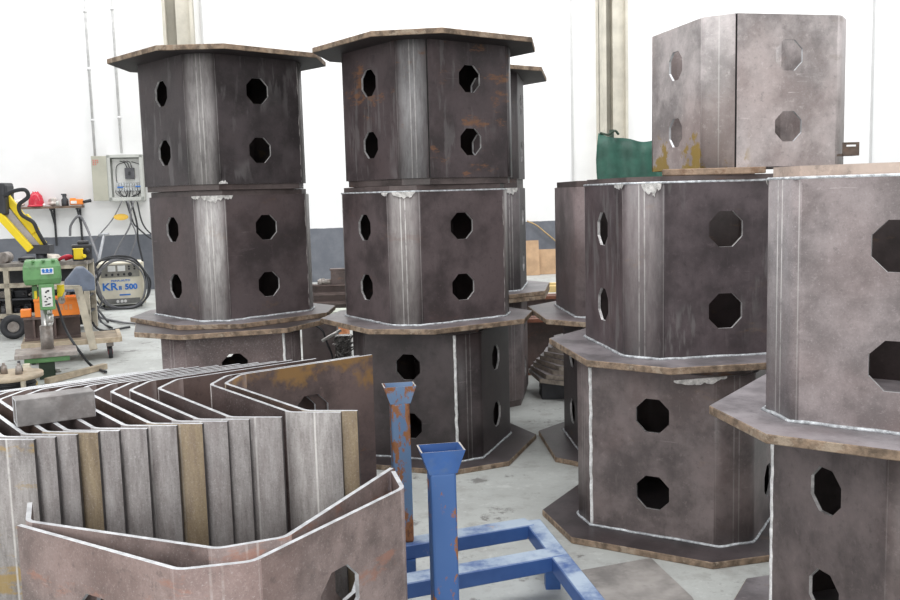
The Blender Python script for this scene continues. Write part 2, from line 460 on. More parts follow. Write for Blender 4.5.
s_dark = steel('mill_scale_dark', (.066, .057, .058), lit_flake=.25, lines=.5, wet=.0, rust=.12, streak=.45)
s_t1c = steel('mill_scale_weathered', (.050, .044, .045), lit_flake=.95, lit_flake_col=(.36, .34, .335), lines=.6, wet=.35, rust=.35, rust_col=(.13, .075, .05), streak=.3)
s_t1b = steel('mill_scale_brown', (.078, .066, .066), lit_flake=.95, lit_flake_col=(.52, .50, .49), lines=.9, rust=.12, streak=.25)
s_t2c = steel('mill_scale_run_marks', (.060, .049, .050), lit_flake=.9, lit_flake_col=(.30, .295, .30), lines=.5, wet=.35, rust=.8, rt=.56, rust_col=(.22, .10, .045), streak=.5)
s_t2b = steel('mill_scale_purple', (.080, .066, .066), lit_flake=.85, lit_flake_col=(.34, .315, .305), lines=.8, rust=.3, rust_col=(.17, .10, .08), streak=.4)
s_t2a = steel('mill_scale_plain', (.058, .050, .050), streak=.15, lines=.2)
s_t4b = steel('mill_scale_reddish', (.085, .072, .075), lit_flake=.8, lit_flake_col=(.28, .25, .25), rust=.15, streak=.6, wet=.5, lines=.5)
s_t4a = steel('mill_scale_grey_brown', (.145, .128, .122), streak=.35, lines=.2, rust=.1)
s_t5b = steel('grey_scale_lit_flake', (.25, .23, .225), lit_flake=.35, lit_flake_col=(.34, .34, .35), lines=.9, streak=.15, speck=.35, sscale=150)
s_t5a = steel('mill_scale_warm_grey', (.135, .118, .112), streak=.3, lines=.3)
s_t4c = steel('blasted_grey_plate', (.40, .385, .37), lit_flake=.2, lit_flake_col=(.45, .43, .41), lines=.6, streak=.1, speck=.25, rust=.35, rust_col=(.30, .24, .20), foot_rust=.9, sscale=150, loff=0.0, foot_side=True)
s_t6 = steel('mill_scale_speckled', (.17, .148, .145), streak=.5, speck=.15, lines=.2)
s_pale = steel('scale_peeling_pale', (.17, .145, .14), streak=.3, speck=.5, lines=.3)

STK = 'stacked steel box sections'
Z1, Z2, Z3 = .030, .8577, 1.6933
# left stack (beside the welding set)
section(-1.425, 5.88, .302, .048, 'top', 'bottom', 3, s_pale, 'steel box section at the foot of the left stack, behind the nested panels', STK, wp=.565, ring_to=.048, seam_white=1)
section(-1.42, 6.08, .766, .8675, 'bottom', 'top', 3, s_t1b, 'dark steel box section in the middle of the left stack with a pale bend', STK, wp=.584, ring_to=.032, spatter=[(1, .25, 1.05, .045, 3), (2, 0, .12, .025, 4), (1, -.1, .2, .02, 14)], seam_white=0)
section(-1.428, 6.038, .769, 1.6953, 'top', 'bottom', 3, s_t1c, 'black steel box section under a flange plate, topmost of the left stack', STK, ring_to=.034, spatter=[(2, .0, .1, .02, 5)])
# centre stack
section(-.117, 5.793, 1.221, Z1, 'bottom', 'top', 1, s_t2a, 'dark steel box section with a white vertical weld, foot of the centre stack', STK, wp=.584, ring_to=.0375, seam_white=1)
section(-.144, 5.728, .568, Z2, 'bottom', 'top', 3, s_t2b, 'purplish steel box section in the middle of the centre stack', STK, wp=.584, ring_to=.037, spatter=[(1, .15, .95, .04, 7), (0, .88, 1.0, .02, 17)], ring_weld=True)
section(-.107, 5.724, .650, Z3, 'top', 'bottom', 2, s_t2c, 'rust streaked steel box section with an open seam, topmost of the centre stack', STK, ring_to=.037, open_seam=True)
# stack standing behind the centre stack
section(.165, 7.2, -.16, .05, 'top', 'bottom', 2, s_t6, 'brown steel box section at the foot of the stack hidden behind the centre stack', STK, ring_to=.05)
section(.165, 7.2, -.16, .872, 'bottom', 'top', 2, s_dark, 'dark steel box section in the middle of the stack hidden behind the centre stack', STK, ring_to=.034, spatter=[(3, .2, .9, .06, 9)])
section(.165, 7.2, -.16, 1.70, 'top', 'bottom', 2, s_dark, 'dark steel box section under a rusty plate, peeking out right of the centre stack', STK, ring_to=.034)
# stack in the gap left of the right stack
section(1.164, 5.70, .06, Z1, 'bottom', 'top', 2, s_dark, 'dark steel box section on the floor in the gap behind the right stack', STK, wp=.584, ring_to=.0375)
section(1.125, 5.70, .08, Z2 + .004, 'bottom', 'top', 2, s_t6, 'speckled dark steel box section without apertures on its left, half hidden by the right stack', STK, ring_to=.034, blind=(4,))
# right stack
section(1.108, 4.414, 1.029, Z1, 'bottom', 'top', 0, s_t4a, 'grey brown steel box section with a white edge weld, foot of the right stack', STK, ring_to=.0375, seam_white=1, spatter=[(1, -1.3, .2, .03, 11)])
section(1.135, 4.399, .148, Z2 + .004, 'bottom', 'top', 3, s_t4b, 'reddish dark steel box section with spatter on its left corner, middle of the right stack', STK, ring_to=.030, spatter=[(1, .5, 1.05, .06, 12), (0, .8, 1, .02, 13)], ring_weld=True)
K = .85
t4c = section(1.4085, 4.419, .232, 1.6816, None, None, 2, s_t4c, 'light grey steel box section with yellow rust, on top of the right stack', STK, scale=K, inner=s_t4c, open_seam=True)
# nearest stack at the right edge
section(1.631, 3.08, .263, Z1, 'bottom', 'top', 0, s_t5a, 'warm grey steel box section at lower right corner, foot of the nearest stack', STK, ring_to=.0375, seam_white=1, plate_mats=(M_plate, M_torch))
section(1.549, 3.012, -.624, Z2, 'bottom', 'top', 3, s_t5b, 'large light grey steel box section at the right edge, on a pale flange plate', STK, ring_to=.04, plate_mats=(M_plate_l, M_torch), ring_mat=M_ring_l, ring_weld=True, spatter=[(0, .6, 1, .03, 15)])
# two packing bars between the grey section and the right stack
M_rustbar = simple('rusty_flat_bar', (.34, .24, .17), .7, 0, .35, 18, .4, dirt=(.20, .11, .06), dirt_amt=.7)
for i, (ax, ay, bx, by) in enumerate(((.93, 4.01, 1.36, 3.99), (1.10, 4.66, 1.545, 4.70))):
    o = MB().beam((ax, ay, 1.6665), (bx, by, 1.6665), .05, .028).build('packing_bar', M_rustbar, bevel=.004)
    tag(o, ['rusty packing bar along the front rim of the right stack', 'rusty packing bar at the back rim of the right stack, under the grey section'][i], 'flat bar', 'packing bars under the grey section')
# small slotted bracket on the back rim of the nearest stack
bk = MB(); bm = bk.bm
q0 = at(859, 142, y=3.36); wB, hB = .058, q0.z - 1.6985
def slotted(mb, w, h, t):
    # plate in xz with a slot near its top
    xs = [0, .2 * w, .85 * w, w]; zs = [0, .68 * h, .82 * h, h]
    for i in range(3):
        for j in range(3):
            if i == 1 and j == 1: continue
            mb.box(((xs[i] + xs[i + 1]) / 2, 0, (zs[j] + zs[j + 1]) / 2), (xs[i + 1] - xs[i], t, zs[j + 1] - zs[j]))
slotted(bk, wB, hB, .008)
bk.box((wB / 2, .025, .004), (wB, .05, .008))
o = bk.build('slotted_bracket', simple('rusty_bracket', (.13, .095, .075), .7, 0, .4, 25, .3, dirt=(.24, .10, .04)), loc=(q0.x - wB, 3.36, 1.6985))
tag(o, 'small rusty bracket with a slot, standing on the rim behind the nearest stack', 'bracket')

# ------------------------------------------------------------------ nested bent panels on the rack
PZ = .181
FR = (.1062, .098)  # sharp band edge: flanges coloured as lit, legs left dark as in shade
s_out = [steel('panel_outer_grey', (.10, .083, .078), lit_flake=1, lit_flake_col=(.34, .32, .315), fr=FR, speck=.4, streak=.15, lines=.5, loff=0.0, spec=.35, sscale=160),
         steel('panel_outer_ochre', (.11, .082, .065), lit_flake=1, lit_flake_col=(.30, .235, .15), fr=FR, speck=.35, streak=.3, lines=.2, rust=.5, rust_col=(.30, .20, .07), spec=.35, sscale=160),
         steel('panel_outer_stained', (.10, .083, .078), lit_flake=1, lit_flake_col=(.36, .34, .33), fr=FR, speck=.4, streak=.2, lines=.7, loff=0.0, rust=.75, rt=.53, rust_col=(.36, .24, .07), spec=.35, sscale=160),
         steel('panel_outer_light', (.10, .083, .078), lit_flake=1, lit_flake_col=(.40, .38, .37), fr=FR, speck=.4, streak=.1, lines=.9, loff=0.0, spec=.35, sscale=160)]
s_inner_yellow = steel('panel_inner_ochre_stain', (.105, .080, .072), streak=.3, rust=.6, rust_col=(.20, .10, .05), top_rust=.9)
ends = [(34, 440), (55, 437.5), (76.7, 435), (98, 432.5), (119, 431), (146.7, 429), (176.7, 426), (202.5, 424), (227.5, 421.7), (249, 419.7), (281.7, 417.5), (341, 412.5), (357.5, 411)]
desc = ['leftmost panel of the nested row, a yellow stain down its edge', 'second bent panel from the left of the nested row', 'third bent panel from the left of the nested row', 'bent panel with a brown stained flange, fourth from the left of the nested row',
        'fifth bent panel from the left of the nested row', 'sixth bent panel from the left of the nested row', 'seventh bent panel of the nested row, right behind the middle', 'bent panel with ochre edge stain, eighth from the left of the nested row',
        'ninth bent panel of the nested row, in grey scale', 'tenth bent panel of the nested row, fourth from its right end', 'wide gapped bent panel of the nested row, third from its right end', 'bent panel with a broad scribed grey flange, next to last of the nested row', 'last bent panel of the row, its brown rusty face and aperture turned to the camera']
kind = [2, 0, 0, 1, 0, 0, 0, 1, 0, 0, 0, 3, 1]
PRZ = -.908
me_p = panel_mesh('bent_panel_mesh', 0)
for i, (px, py) in enumerate(ends):
    e = at(px, py, z=PZ + H); a = PRZ
    # offset of the flange end from the octagon centre
    off = Matrix.Rotation(a, 2) @ Vector(CORN[4])
    me = me_p.copy()
    o = link('bent_panel', me, [s_out[kind[i]], s_inner_yellow if i == 12 else M_inpile, M_cut, M_end_shade], None, (e.x - off.x, e.y - off.y, PZ), (0, 0, a))
    tag(o, desc[i], 'bent steel panel', 'nested bent panels on the rack')
s_f1 = steel('panel_outer_brownish', (.235, .195, .178), speck=.4, streak=.15, lines=.3, rust=.6, rt=.58, sscale=150, rust_col=(.40, .19, .13), spec=.35)
FZ = .026
C1 = (-.652, 2.487)
o = link('bent_panel', panel_mesh('bent_panel_mesh', 0), [s_f1, M_inpile, M_cut, M_cut], None, (C1[0], C1[1], FZ), (0, 0, 1.007))
tag(o, 'nearest bent panel in front of the nested row, with red paint smears outside', 'bent steel panel')
o = link('bent_panel', panel_mesh('bent_panel_mesh', 7), [s_f1, M_inpile, M_cut, M_cut], None, (C1[0] - .03, C1[1] + .106, FZ), (0, 0, 1.18))
tag(o, 'bent panel tucked just inside the nearest panel, its dark back showing', 'bent steel panel')
for i, (a, b) in enumerate((((-1.15, 2.28), (-.75, 2.72)), ((-.60, 2.02), (-.12, 2.72)))):
    o = MB().beam((a[0], a[1], FZ / 2), (b[0], b[1], FZ / 2), .05, FZ - .001).build('dunnage_bar', M_rustbar)
    tag(o, ['flat dunnage bar on the floor under the left leg of the two front panels', 'flat dunnage bar on the floor under the right leg of the two front panels'][i], 'flat bar')
# short square tube lying on the row
M_tube = simple('grey_tube_steel', (.27, .255, .25), .55, .0, .35, 9, .3, dirt=(.16, .14, .135), dirt_amt=.6)
mb = MB(); ln, w, th = .225, .082, .006
sq = [(-w / 2, 0), (w / 2, 0), (w / 2, w), (-w / 2, w)]; si = [(-w / 2 + th, th), (w / 2 - th, th), (w / 2 - th, w - th), (-w / 2 + th, w - th)]
bm = mb.bm
va = [bm.verts.new((-ln / 2, p[0], p[1])) for p in sq]; vb = [bm.verts.new((ln / 2, p[0], p[1])) for p in sq]
vc = [bm.verts.new((-ln / 2, p[0], p[1])) for p in si]; vd = [bm.verts.new((ln / 2, p[0], p[1])) for p in si]
for i in range(4):
    j = (i + 1) % 4
    for q, mi in (((va[i], va[j], vb[j], vb[i]), 0), ((vc[j], vc[i], vd[i], vd[j]), 0), ((va[i], va[j], vc[j], vc[i]), 1), ((vb[i], vb[j], vd[j], vd[i]), 1)):
        bm.faces.new(q).material_index = mi
a0, a1 = at(17.5, 428, z=PZ + H), at(96, 417, z=PZ + H)
ang = math.atan2(a1.y - a0.y, a1.x - a0.x); c = (a0 + a1) / 2
o = mb.build('square_tube_offcut', [M_tube, M_cut], loc=(c.x - math.sin(ang) * w / 2, c.y + math.cos(ang) * w / 2, PZ + H + .001), rot=(0, 0, ang), bevel=.008, seg=3)
tag(o, 'short grey square tube offcut lying on top of the nested panels', 'tube offcut')

# ------------------------------------------------------------------ blue rack
M_blue = simple('blue_paint', (.035, .105, .31), .45, 0, .2, 6, 0, dirt=(.09, .15, .28), dirt_amt=.6)
m_, nt, b = base_mat('blue_paint_flaking')
v = coords(nt, (1, 1, .55)); n1 = noise(nt, v, 9, 6, .7); n2 = noise(nt, v, 3, 3)
c_ = mixc(nt, ramp(nt, n2, .3, .7), (.035, .105, .30), (.06, .14, .35))
c_ = mixc(nt, ramp(nt, n1, .535, .57), c_, (.30, .12, .045))
c_ = mixc(nt, ramp(nt, n1, .60, .68), c_, (.14, .055, .03))
nt.links.new(c_, b.inputs['Base Color']); b.inputs['Roughness'].default_value = .55
M_blue_rust = m_
m_, nt, b = base_mat('blue_paint_very_rusty')
v = coords(nt, (1, 1, .5)); n1 = noise(nt, v, 11, 6, .7); n2 = noise(nt, v, 3, 3)
c_ = mixc(nt, ramp(nt, n2, .3, .7), (.11, .20, .36), (.20, .30, .46))
c_ = mixc(nt, ramp(nt, n1, .48, .53), c_, (.32, .13, .05))
c_ = mixc(nt, ramp(nt, n1, .56, .64), c_, (.15, .06, .035))
nt.links.new(c_, b.inputs['Base Color']); b.inputs['Roughness'].default_value = .6
M_blue_vrust = m_
m_, nt, b = base_mat('blue_paint_dusty_top')          # dust lies on the faces that look up
v = coords(nt); n1 = noise(nt, v, 7, 5, .65)
ge = nd(nt, 'ShaderNodeNewGeometry'); sx = nd(nt, 'ShaderNodeSeparateXYZ'); nt.links.new(ge.outputs['Normal'], sx.inputs[0])
upm = ramp(nt, sx.outputs[2], .6, .9)
c_ = mixc(nt, ramp(nt, n1, .3, .7), (.030, .085, .27), (.042, .11, .32))
c_ = mixc(nt, mth(nt, 'MULTIPLY', upm, ramp(nt, n1, .25, .6)), c_, (.40, .48, .58))
nr = noise(nt, v, 5, 5, .7)
c_ = mixc(nt, mth(nt, 'MULTIPLY', ramp(nt, nr, .62, .68), .6), c_, (.50, .34, .20))
nt.links.new(c_, b.inputs['Base Color']); b.inputs['Roughness'].default_value = .5
M_blue_top = m_
rk = tag(empty('steel_rack', (-.4, 3.2, 0)), 'blue painted steel rack with two cupped posts, carrying the nested panels', 'rack')
O = Vector((-.4, 3.2, 0))
bw, bh = .095, .062
zt = PZ - .001
P1, P2, P3 = at(540, 524, z=PZ), at(573, 558, z=PZ), at(610, 612, z=PZ)      # outer edge of the right rail
d_r = (P3 - P1).normalized(); d_r.z = 0; d_b = (at(528, 525, z=PZ) - at(408, 545, z=PZ)); d_b.z = 0; d_b.normalize()
railA = at(533, 521, z=PZ); 
def bar(a, b, w=bw, h=bh, name='cross_bar', m=None):
    a, b = Vector(a), Vector(b); zt = PZ - (.001 if name == 'cross_bar' else .004)
    return MB().beam((a.x - O.x, a.y - O.y, zt - h / 2), (b.x - O.x, b.y - O.y, zt - h / 2), w, h).build(name, m or M_blue_top, rk, bevel=.004, seg=1)
r1 = at(534, 521, z=PZ)
rail0 = r1 - d_r * .03; rail1 = r1 + d_r * 1.25
bar(rail0, rail1, .075, bh, 'side_rail')
def bar_from(px, py, length, ext=0):
    p = at(px, py, z=PZ); p = p + Vector((-d_b.y, d_b.x, 0)) * (bw / 2)      # the pixel is the near top edge
    return bar(p - d_b * length, p + d_b * ext)
bar_from(524, 526, 2.0, .05); bar_from(551, 557, 1.85, .06)
# front cross bars: a long one under the flanges, a stub with the near post
bar((-1.22, 2.70), (-.30, 2.99)); 
q = r1 + d_r * 1.15
bar(q, (-.07, 2.70))
# hidden left rail tying the long bars together, and feet
bar((-.80, 2.85), (-1.0, 3.75), .075, .05, 'side_rail')
for (fx, fy) in ((rail0 + d_r * .30)[:2], (rail0 + d_r * .70)[:2], (rail0 + d_r * 1.2)[:2], (-.82, 2.87), (-.97, 3.52), (-.02, 2.72), (-.30, 2.97), (-.2, 3.66)):
    MB().box((fx - O.x, fy - O.y, (zt - bh) / 2), (.06, .06, zt - bh)).build('foot', M_blue, rk)
def post(px, py, w, ptop, ang, mat, x, y):
    z1 = ptop
    p = MB().box((x - O.x, y - O.y, (zt + z1 - .07) / 2), (w, w, z1 - .07 - zt), ang).build('post', mat, rk, bevel=.008)
    # cup: a flared open square box of sheet
    mb = MB(); bm = mb.bm; w0, w1, h, t = w * .54, w * .86, .072, .005
    def ring(wd, z): return [bm.verts.new((sx_ * wd, sy_ * (wd * .35 + w * .30), z)) for sx_, sy_ in ((-1, -1), (1, -1), (1, 1), (-1, 1))]
    a_, b_, c2, d2 = ring(w0, 0), ring(w1, h), ring(w1 - t, h), ring(w0 - t, .006)
    for A, B, mi in ((a_, b_, 0), (b_, c2, 1), (c2, d2, 0)):
        for i in range(4): bm.faces.new((A[i], A[(i + 1) % 4], B[(i + 1) % 4], B[i])).material_index = mi
    bm.faces.new(d2); bm.faces.new(a_[::-1])
    cup = mb.build('cup', [M_blue if mat is M_blue_rust else M_blue_vrust, simple('bare_sheet_edge', (.50, .47, .44), .5, .2, .3, 30)], rk, (x - O.x, y - O.y, z1 - .072), (0, 0, ang))
    return p
post(0, 0, .078, .842, .18, M_blue_rust, -.040, 2.72)
post(0, 0, .076, .835, .18, M_blue_vrust, -.218, 3.70)
# thin steel sheet on the floor
pts = [at(651, 558, z=.004), at(692, 597, z=.004), at(718, 640, z=.004), at(600, 640, z=.004), at(560, 574, z=.004)]
M_sheet = simple('dusty_sheet_steel', (.30, .28, .265), .6, 0, .3, 5, .2, dirt=(.16, .15, .145), dirt_amt=.6)
o = MB().prism([(p.x, p.y) for p in pts][::-1], .001, .005).build('floor_sheet', M_sheet)
tag(o, 'thin grey steel sheet lying on the floor in front of the right stack', 'steel sheet')

# ------------------------------------------------------------------ floor and wall
m_, nt, b = base_mat('concrete_floor')
v = coords(nt, (1, 1, 1), False); n1 = noise(nt, v, .9, 6, .65); n2 = noise(nt, v, 5, 7, .7); n3 = noise(nt, v, 26, 5, .7)
c_ = mixc(nt, ramp(nt, n1, .3, .7), (.40, .41, .395), (.53, .55, .53))
c_ = mixc(nt, mth(nt, 'MULTIPLY', ramp(nt, n2, .52, .66), .5), c_, (.30, .29, .275))
c_ = mixc(nt, mth(nt, 'MULTIPLY', ramp(nt, n2, .44, .34), .5), c_, (.62, .635, .615))
c_ = mixc(nt, mth(nt, 'MULTIPLY', ramp(nt, n3, .60, .70), .45), c_, (.20, .19, .18))
n4 = noise(nt, v, 3.1, 8, .75)
c_ = mixc(nt, mth(nt, 'MULTIPLY', ramp(nt, n4, .57, .63), .75), c_, (.15, .14, .135))
n5 = noise(nt, v, 11, 8, .8)
c_ = mixc(nt, mth(nt, 'MULTIPLY', ramp(nt, n5, .56, .66), .5), c_, (.24, .235, .225))
c_ = mixc(nt, mth(nt, 'MULTIPLY', ramp(nt, n5, .44, .34), .5), c_, (.66, .68, .66))
nt.links.new(c_, b.inputs['Base Color']); b.inputs['Roughness'].default_value = .6
bp = nd(nt, 'ShaderNodeBump'); bp.inputs['Strength'].default_value = .2; bp.inputs['Distance'].default_value = .01; nt.links.new(n3, bp.inputs['Height']); nt.links.new(bp.outputs[0], b.inputs['Normal'])
o = MB().box((0, 6, -.05), (40, 36, .1)).build('floor', m_); tag(o, kind='structure')
WANG = math.atan(WA)
m_, nt, b = base_mat('painted_wall')
tc = nd(nt, 'ShaderNodeNewGeometry'); sx = nd(nt, 'ShaderNodeSeparateXYZ'); nt.links.new(tc.outputs['Position'], sx.inputs[0])
v = coords(nt, rnd=False); n1 = noise(nt, v, 1.1, 6, .6)
edge = mth(nt, 'MULTIPLY_ADD', noise(nt, v, 6, 3), .02, sx.outputs[2])
white = mixc(nt, ramp(nt, n1, .3, .7), (.80, .80, .80), (.86, .86, .86))
grey = mixc(nt, ramp(nt, noise(nt, v, 4, 6, .7), .35, .7), (.13, .14, .165), (.17, .18, .205))
c_ = mixc(nt, ramp(nt, edge, 1.025, 1.03), grey, white)
nt.links.new(c_, b.inputs['Base Color']); b.inputs['Roughness'].default_value = .7
o = MB().box((0, .15, 4.5), (44, .3, 9)).build('wall_back', m_, loc=(0, wall_y(0), 0), rot=(0, 0, WANG)); tag(o, kind='structure')
def wall_frame(name, px, py, off, depth):
    p = at_wall(px, py, off); return p
M_colm = simple('cream_steel_column', (.50, .47, .40), .6, 0, .12, 3)
M_colg = simple('grey_steel_column', (.33, .31, .26), .6, 0, .12, 3)
M_pale = simple('white_pipe', (.52, .52, .52), .6, 0, .05, 3)
def hcol(name, pxl, pxr, py, web_left):
    a, b_ = at_wall(pxl, py, .35), at_wall(pxr, py, .35); w = (b_ - a).length; c = (a + b_) / 2
    mb = MB(); t = .025
    # I column with its web parallel to the wall normal: two flanges facing sideways
    mb.box((-w / 2 + t, .12, 4.5), (t * 2, .46, 9), mi=0); mb.box((w / 2 - t, .12, 4.5), (t * 2, .46, 9), mi=0); mb.box((0, .16, 4.5), (w, .06, 9), mi=1)
    mb.box((w * .18, .03, 4.5), (w * .5, .10, 9), mi=0)
    o = mb.build(name, [M_colm, M_colg], loc=(c.x, c.y, 0), rot=(0, 0, WANG)); tag(o, kind='structure')
hcol('trim_1', 163, 193, 20, True); hcol('trim_2', 602, 626, 70, True)
for i, px in enumerate((206, 572, 872)):
    p = at_wall(px, 100, .02)
    o = MB().box((0, 0, 5.0), (.035, .04, 7.9)).build('trim_%d' % (i + 3), M_pale, loc=(p.x, p.y, 0), rot=(0, 0, WANG)); tag(o, kind='structure')

# ------------------------------------------------------------------ background, left: work corner
M_black = simple('black_rubber', (.025, .026, .03), .55, 0, .2, 12)
M_blk2 = simple('black_paint', (.035, .036, .042), .5, 0, .3, 6)
M_beige = simple('beige_enamel', (.76, .71, .58), .5, 0, .06, 5, 0, dirt=(.5, .44, .33), dirt_amt=.25)
M_greyp = simple('grey_enamel', (.50, .51, .48), .5, 0, .08, 5)
M_tan = simple('tan_frame_paint', (.48, .43, .34), .6, 0, .2, 6, 0, dirt=(.20, .16, .12), dirt_amt=.6)
M_green = simple('green_machine_paint', (.13, .30, .12), .45, 0, .15, 6, 0, dirt=(.08, .14, .07), dirt_amt=.5)
M_green_d = simple('dark_green_paint', (.035, .06, .04), .5, 0, .2, 6)
M_steelb = simple('bright_steel', (.55, .54, .52), .3, .7, .15, 10)
M_worn = simple('worn_steel', (.30, .27, .25), .45, .3, .3, 10, .2, dirt=(.18, .13, .10))
M_orange = simple('orange_plastic', (.85, .24, .03), .45, 0, .08, 5)
M_yellow = simple('yellow_paint', (.90, .68, .02), .45, 0, .06, 5)
M_red = simple('red_plastic', (.55, .025, .05), .25, 0, .1, 4)
M_whitep = simple('white_label', (.82, .82, .80), .5, 0, .05, 6)
M_bluep = simple('blue_print', (.03, .19, .62), .5)
M_cloth = simple('dirty_cloth', (.62, .57, .50), .9, 0, .25, 14, .5)
M_bag = simple('pale_plastic_bag', (.62, .56, .52), .4, 0, .3, 12, .6)
M_wood = simple('raw_wood', (.46, .38, .28), .75, 0, .25, 7, .2, dirt=(.30, .20, .12))
M_card = simple('brown_board', (.50, .33, .20), .8, 0, .15, 5)
M_beam = steel('brown_beam_steel', (.10, .078, .070), streak=.1, rust=.4, rust_col=(.20, .09, .05))

def facing(p): return WANG
def on_wall(name, px0, py0, px1, py1, depth, mat, parent=None, off=0.0, bevel=0):
    pass

# wall shelf
sl, srt = at_wall(3, 207, .25), at_wall(81, 206, .25)
wS = (srt - sl).length; cS = (sl + srt) / 2; zS = cS.z
sh = tag(empty('wall_shelf', (cS.x, cS.y + .08, zS - .02), WANG), 'thin wood wall shelf with black brackets in the far left corner', 'shelf')
MB().box((0, 0, 0), (wS, .30, .04)).build('board', simple('dark_shelf_wood', (.16, .11, .08), .7, 0, .3, 9), sh)
for bx_ in (.10 * wS, .44 * wS):
    mb = MB(); mb.box((bx_, .14, -.36), (.035, .02, .66)); mb.box((bx_, 0, -.035), (.05, .26, .03)); mb.beam((bx_, .13, -.30), (bx_, -.10, -.04), .03, .03)
    mb.build('bracket', M_black, sh)
def shelf_pt(px, dy=0.0):
    f = (px - 3) / 78.0
    p = sl.lerp(srt, f); return Vector((p.x, p.y + .07 + dy, zS))
u = 17.0 / F     # metres per photo pixel out at the wall
# hard hat
p = shelf_pt(34.5); t = tag(empty('hard_hat', p, .4), 'red hard hat on the wall shelf', 'hard hat')
R = 7.2 * u
MB().lathe([(R * 1.0, .0), (R * 1.0, .02), (R * .97, .05), (R * .95, R * .75), (R * .78, R * 1.45), (R * .45, R * 1.85), (0, R * 1.98)], n=32).build('shell', M_red, t)
mb = MB(); mb.lathe([(R * 1.12, .0), (R * 1.16, .012), (R * .98, .035)], n=32)
mb.box((R * .0, -R * 1.1, .012), (R * 1.0, R * .5, .02)); mb.build('brim', M_red, t, bevel=.005)
mb = MB()
for a in (-.3, 0, .3): mb.tube([(R * a, R * .95 * math.cos(q_) * (1 - abs(a) * .2), R * .1 + R * 1.86 * math.sin(q_)) for q_ in [k * PI / 8 for k in range(1, 8)]], .012, 6)
mb.build('crown_ridges', M_red, t)
# shelf clutter
def blob(name, p, sx_, sy_, sz_, mat, label, cat, seed):
    mb = MB(); mb.sphere((0, 0, sz_), 1, (sx_, sy_, sz_), u=24, v=16)
    rnd = random.Random(seed); 
    ph = [rnd.uniform(0, 6) for _ in range(6)]
    for v_ in mb.bm.verts:
        k = 1 + .18 * math.sin(v_.co.x / sx_ * 4 + ph[0]) + .14 * math.sin(v_.co.z / sz_ * 5 + ph[1]) + .12 * math.sin(v_.co.y / sy_ * 6 + ph[2] + v_.co.x / sx_ * 3)
        v_.co.x *= k; v_.co.y *= k; v_.co.z = max(0, v_.co.z * (.6 + .4 * k))
    o = mb.build(name, mat, loc=p); return tag(o, label, cat)
blob('plastic_bag', shelf_pt(51), 4.6 * u, .09, 3.8 * u, M_bag, 'crumpled pale plastic bag on the shelf right of the hard hat', 'bag', 1)
blob('rag', shelf_pt(15), 7.5 * u, .09, 3.6 * u, M_bag, 'crumpled pale rag at the left end of the shelf', 'rag', 2)
blob('plastic_bag', shelf_pt(80, .075), 3 * u, .028, 2.8 * u, M_whitep, 'small white bag behind the orange power tool on the shelf', 'bag', 3)
p = shelf_pt(63.5); t = tag(empty('spray_bottle', p), 'dark grey spray bottle on the shelf beside the orange power tool', 'bottle')
MB().lathe([(.055, 0), (.06, .02), (.06, .11), (.03, .15), (.022, .17)], n=20).build('body', M_blk2, t)
MB().box((0, 0, .19), (.06, .04, .05)).box((-.03, 0, .175), (.02, .02, .06)).cyl((.0, 0, .20), (-.06, 0, .205), .012).build('trigger_head', M_blk2, t, bevel=.004)
p = shelf_pt(76, -.03); t = tag(empty('angle_grinder', p, WANG), 'orange power tool with black handle on the right end of the shelf', 'power tool')
MB().box((0, 0, .065), (12 * u, .10, .10)).box((-.06, 0, .12), (.10, .08, .03)).build('body', M_orange, t, bevel=.018)
MB().box((-.04, -.052, .06), (.10, .006, .05)).build('label_plate', M_whitep, t)
MB().cyl((.12, -.02, .06), (13.5 * u, -.03, .085), .026, .03).build('handle', M_black, t)
for (px, rr, hh_, mt, lb) in ((44.5, .022, .05, M_whitep, 'small white tape roll at the front of the shelf'), (58, .030, .09, M_greyp, 'small clear jar on the shelf left of the spray bottle')):
    q = shelf_pt(px, -.09); o = MB().lathe([(rr, 0), (rr, hh_ * .8), (rr * .7, hh_)], n=18).build('jar', mt, loc=q); tag(o, lb, 'jar')

# electrical cabinet
e0, e1, e2 = at_wall(106.5, 155.5, .22), at_wall(141.5, 154.5, .22), at_wall(108, 201, .22)
wE = (e1 - e0).length; hE = e0.z - e2.z; cE = (e0 + e1) / 2
eb = tag(empty('electrical_cabinet', (cE.x, cE.y, e2.z), WANG), 'grey wall cabinet standing open with wiring inside, left of the left stack', 'electrical cabinet')
mb = MB(); t_ = .012; D = .20
mb.box((0, D, hE / 2), (wE, t_, hE)); mb.box((-wE / 2, D / 2, hE / 2), (t_ * 2, D, hE)); mb.box((wE / 2, D / 2, hE / 2), (t_ * 2, D, hE)); mb.box((0, D / 2, 0), (wE, D, t_ * 2)); mb.box((0, D / 2, hE), (wE, D, t_ * 2))
mb.box((-wE / 2 + .025, 0, hE / 2), (.05, t_, hE)); mb.box((wE / 2 - .025, 0, hE / 2), (.05, t_, hE)); mb.box((0, 0, .03), (wE, t_, .06)); mb.box((0, 0, hE - .02), (wE, t_, .04))
mb.build('body', M_greyp, eb)
MB().box((.02, D - .03, hE * .5), (wE * .86, .012, hE * .86)).build('mounting_plate', M_whitep, eb)
dr = MB().box((-.125, 0, hE / 2), (.25, .02, hE * .98)).box((-.246, .02, hE / 2), (.012, .05, hE * .98)).build('door', simple('cabinet_door', (.42, .41, .34), .5, 0, .08, 4), eb, (-wE / 2 - .01, -.01, .0), (0, 0, .15), bevel=.004)
mb = MB()
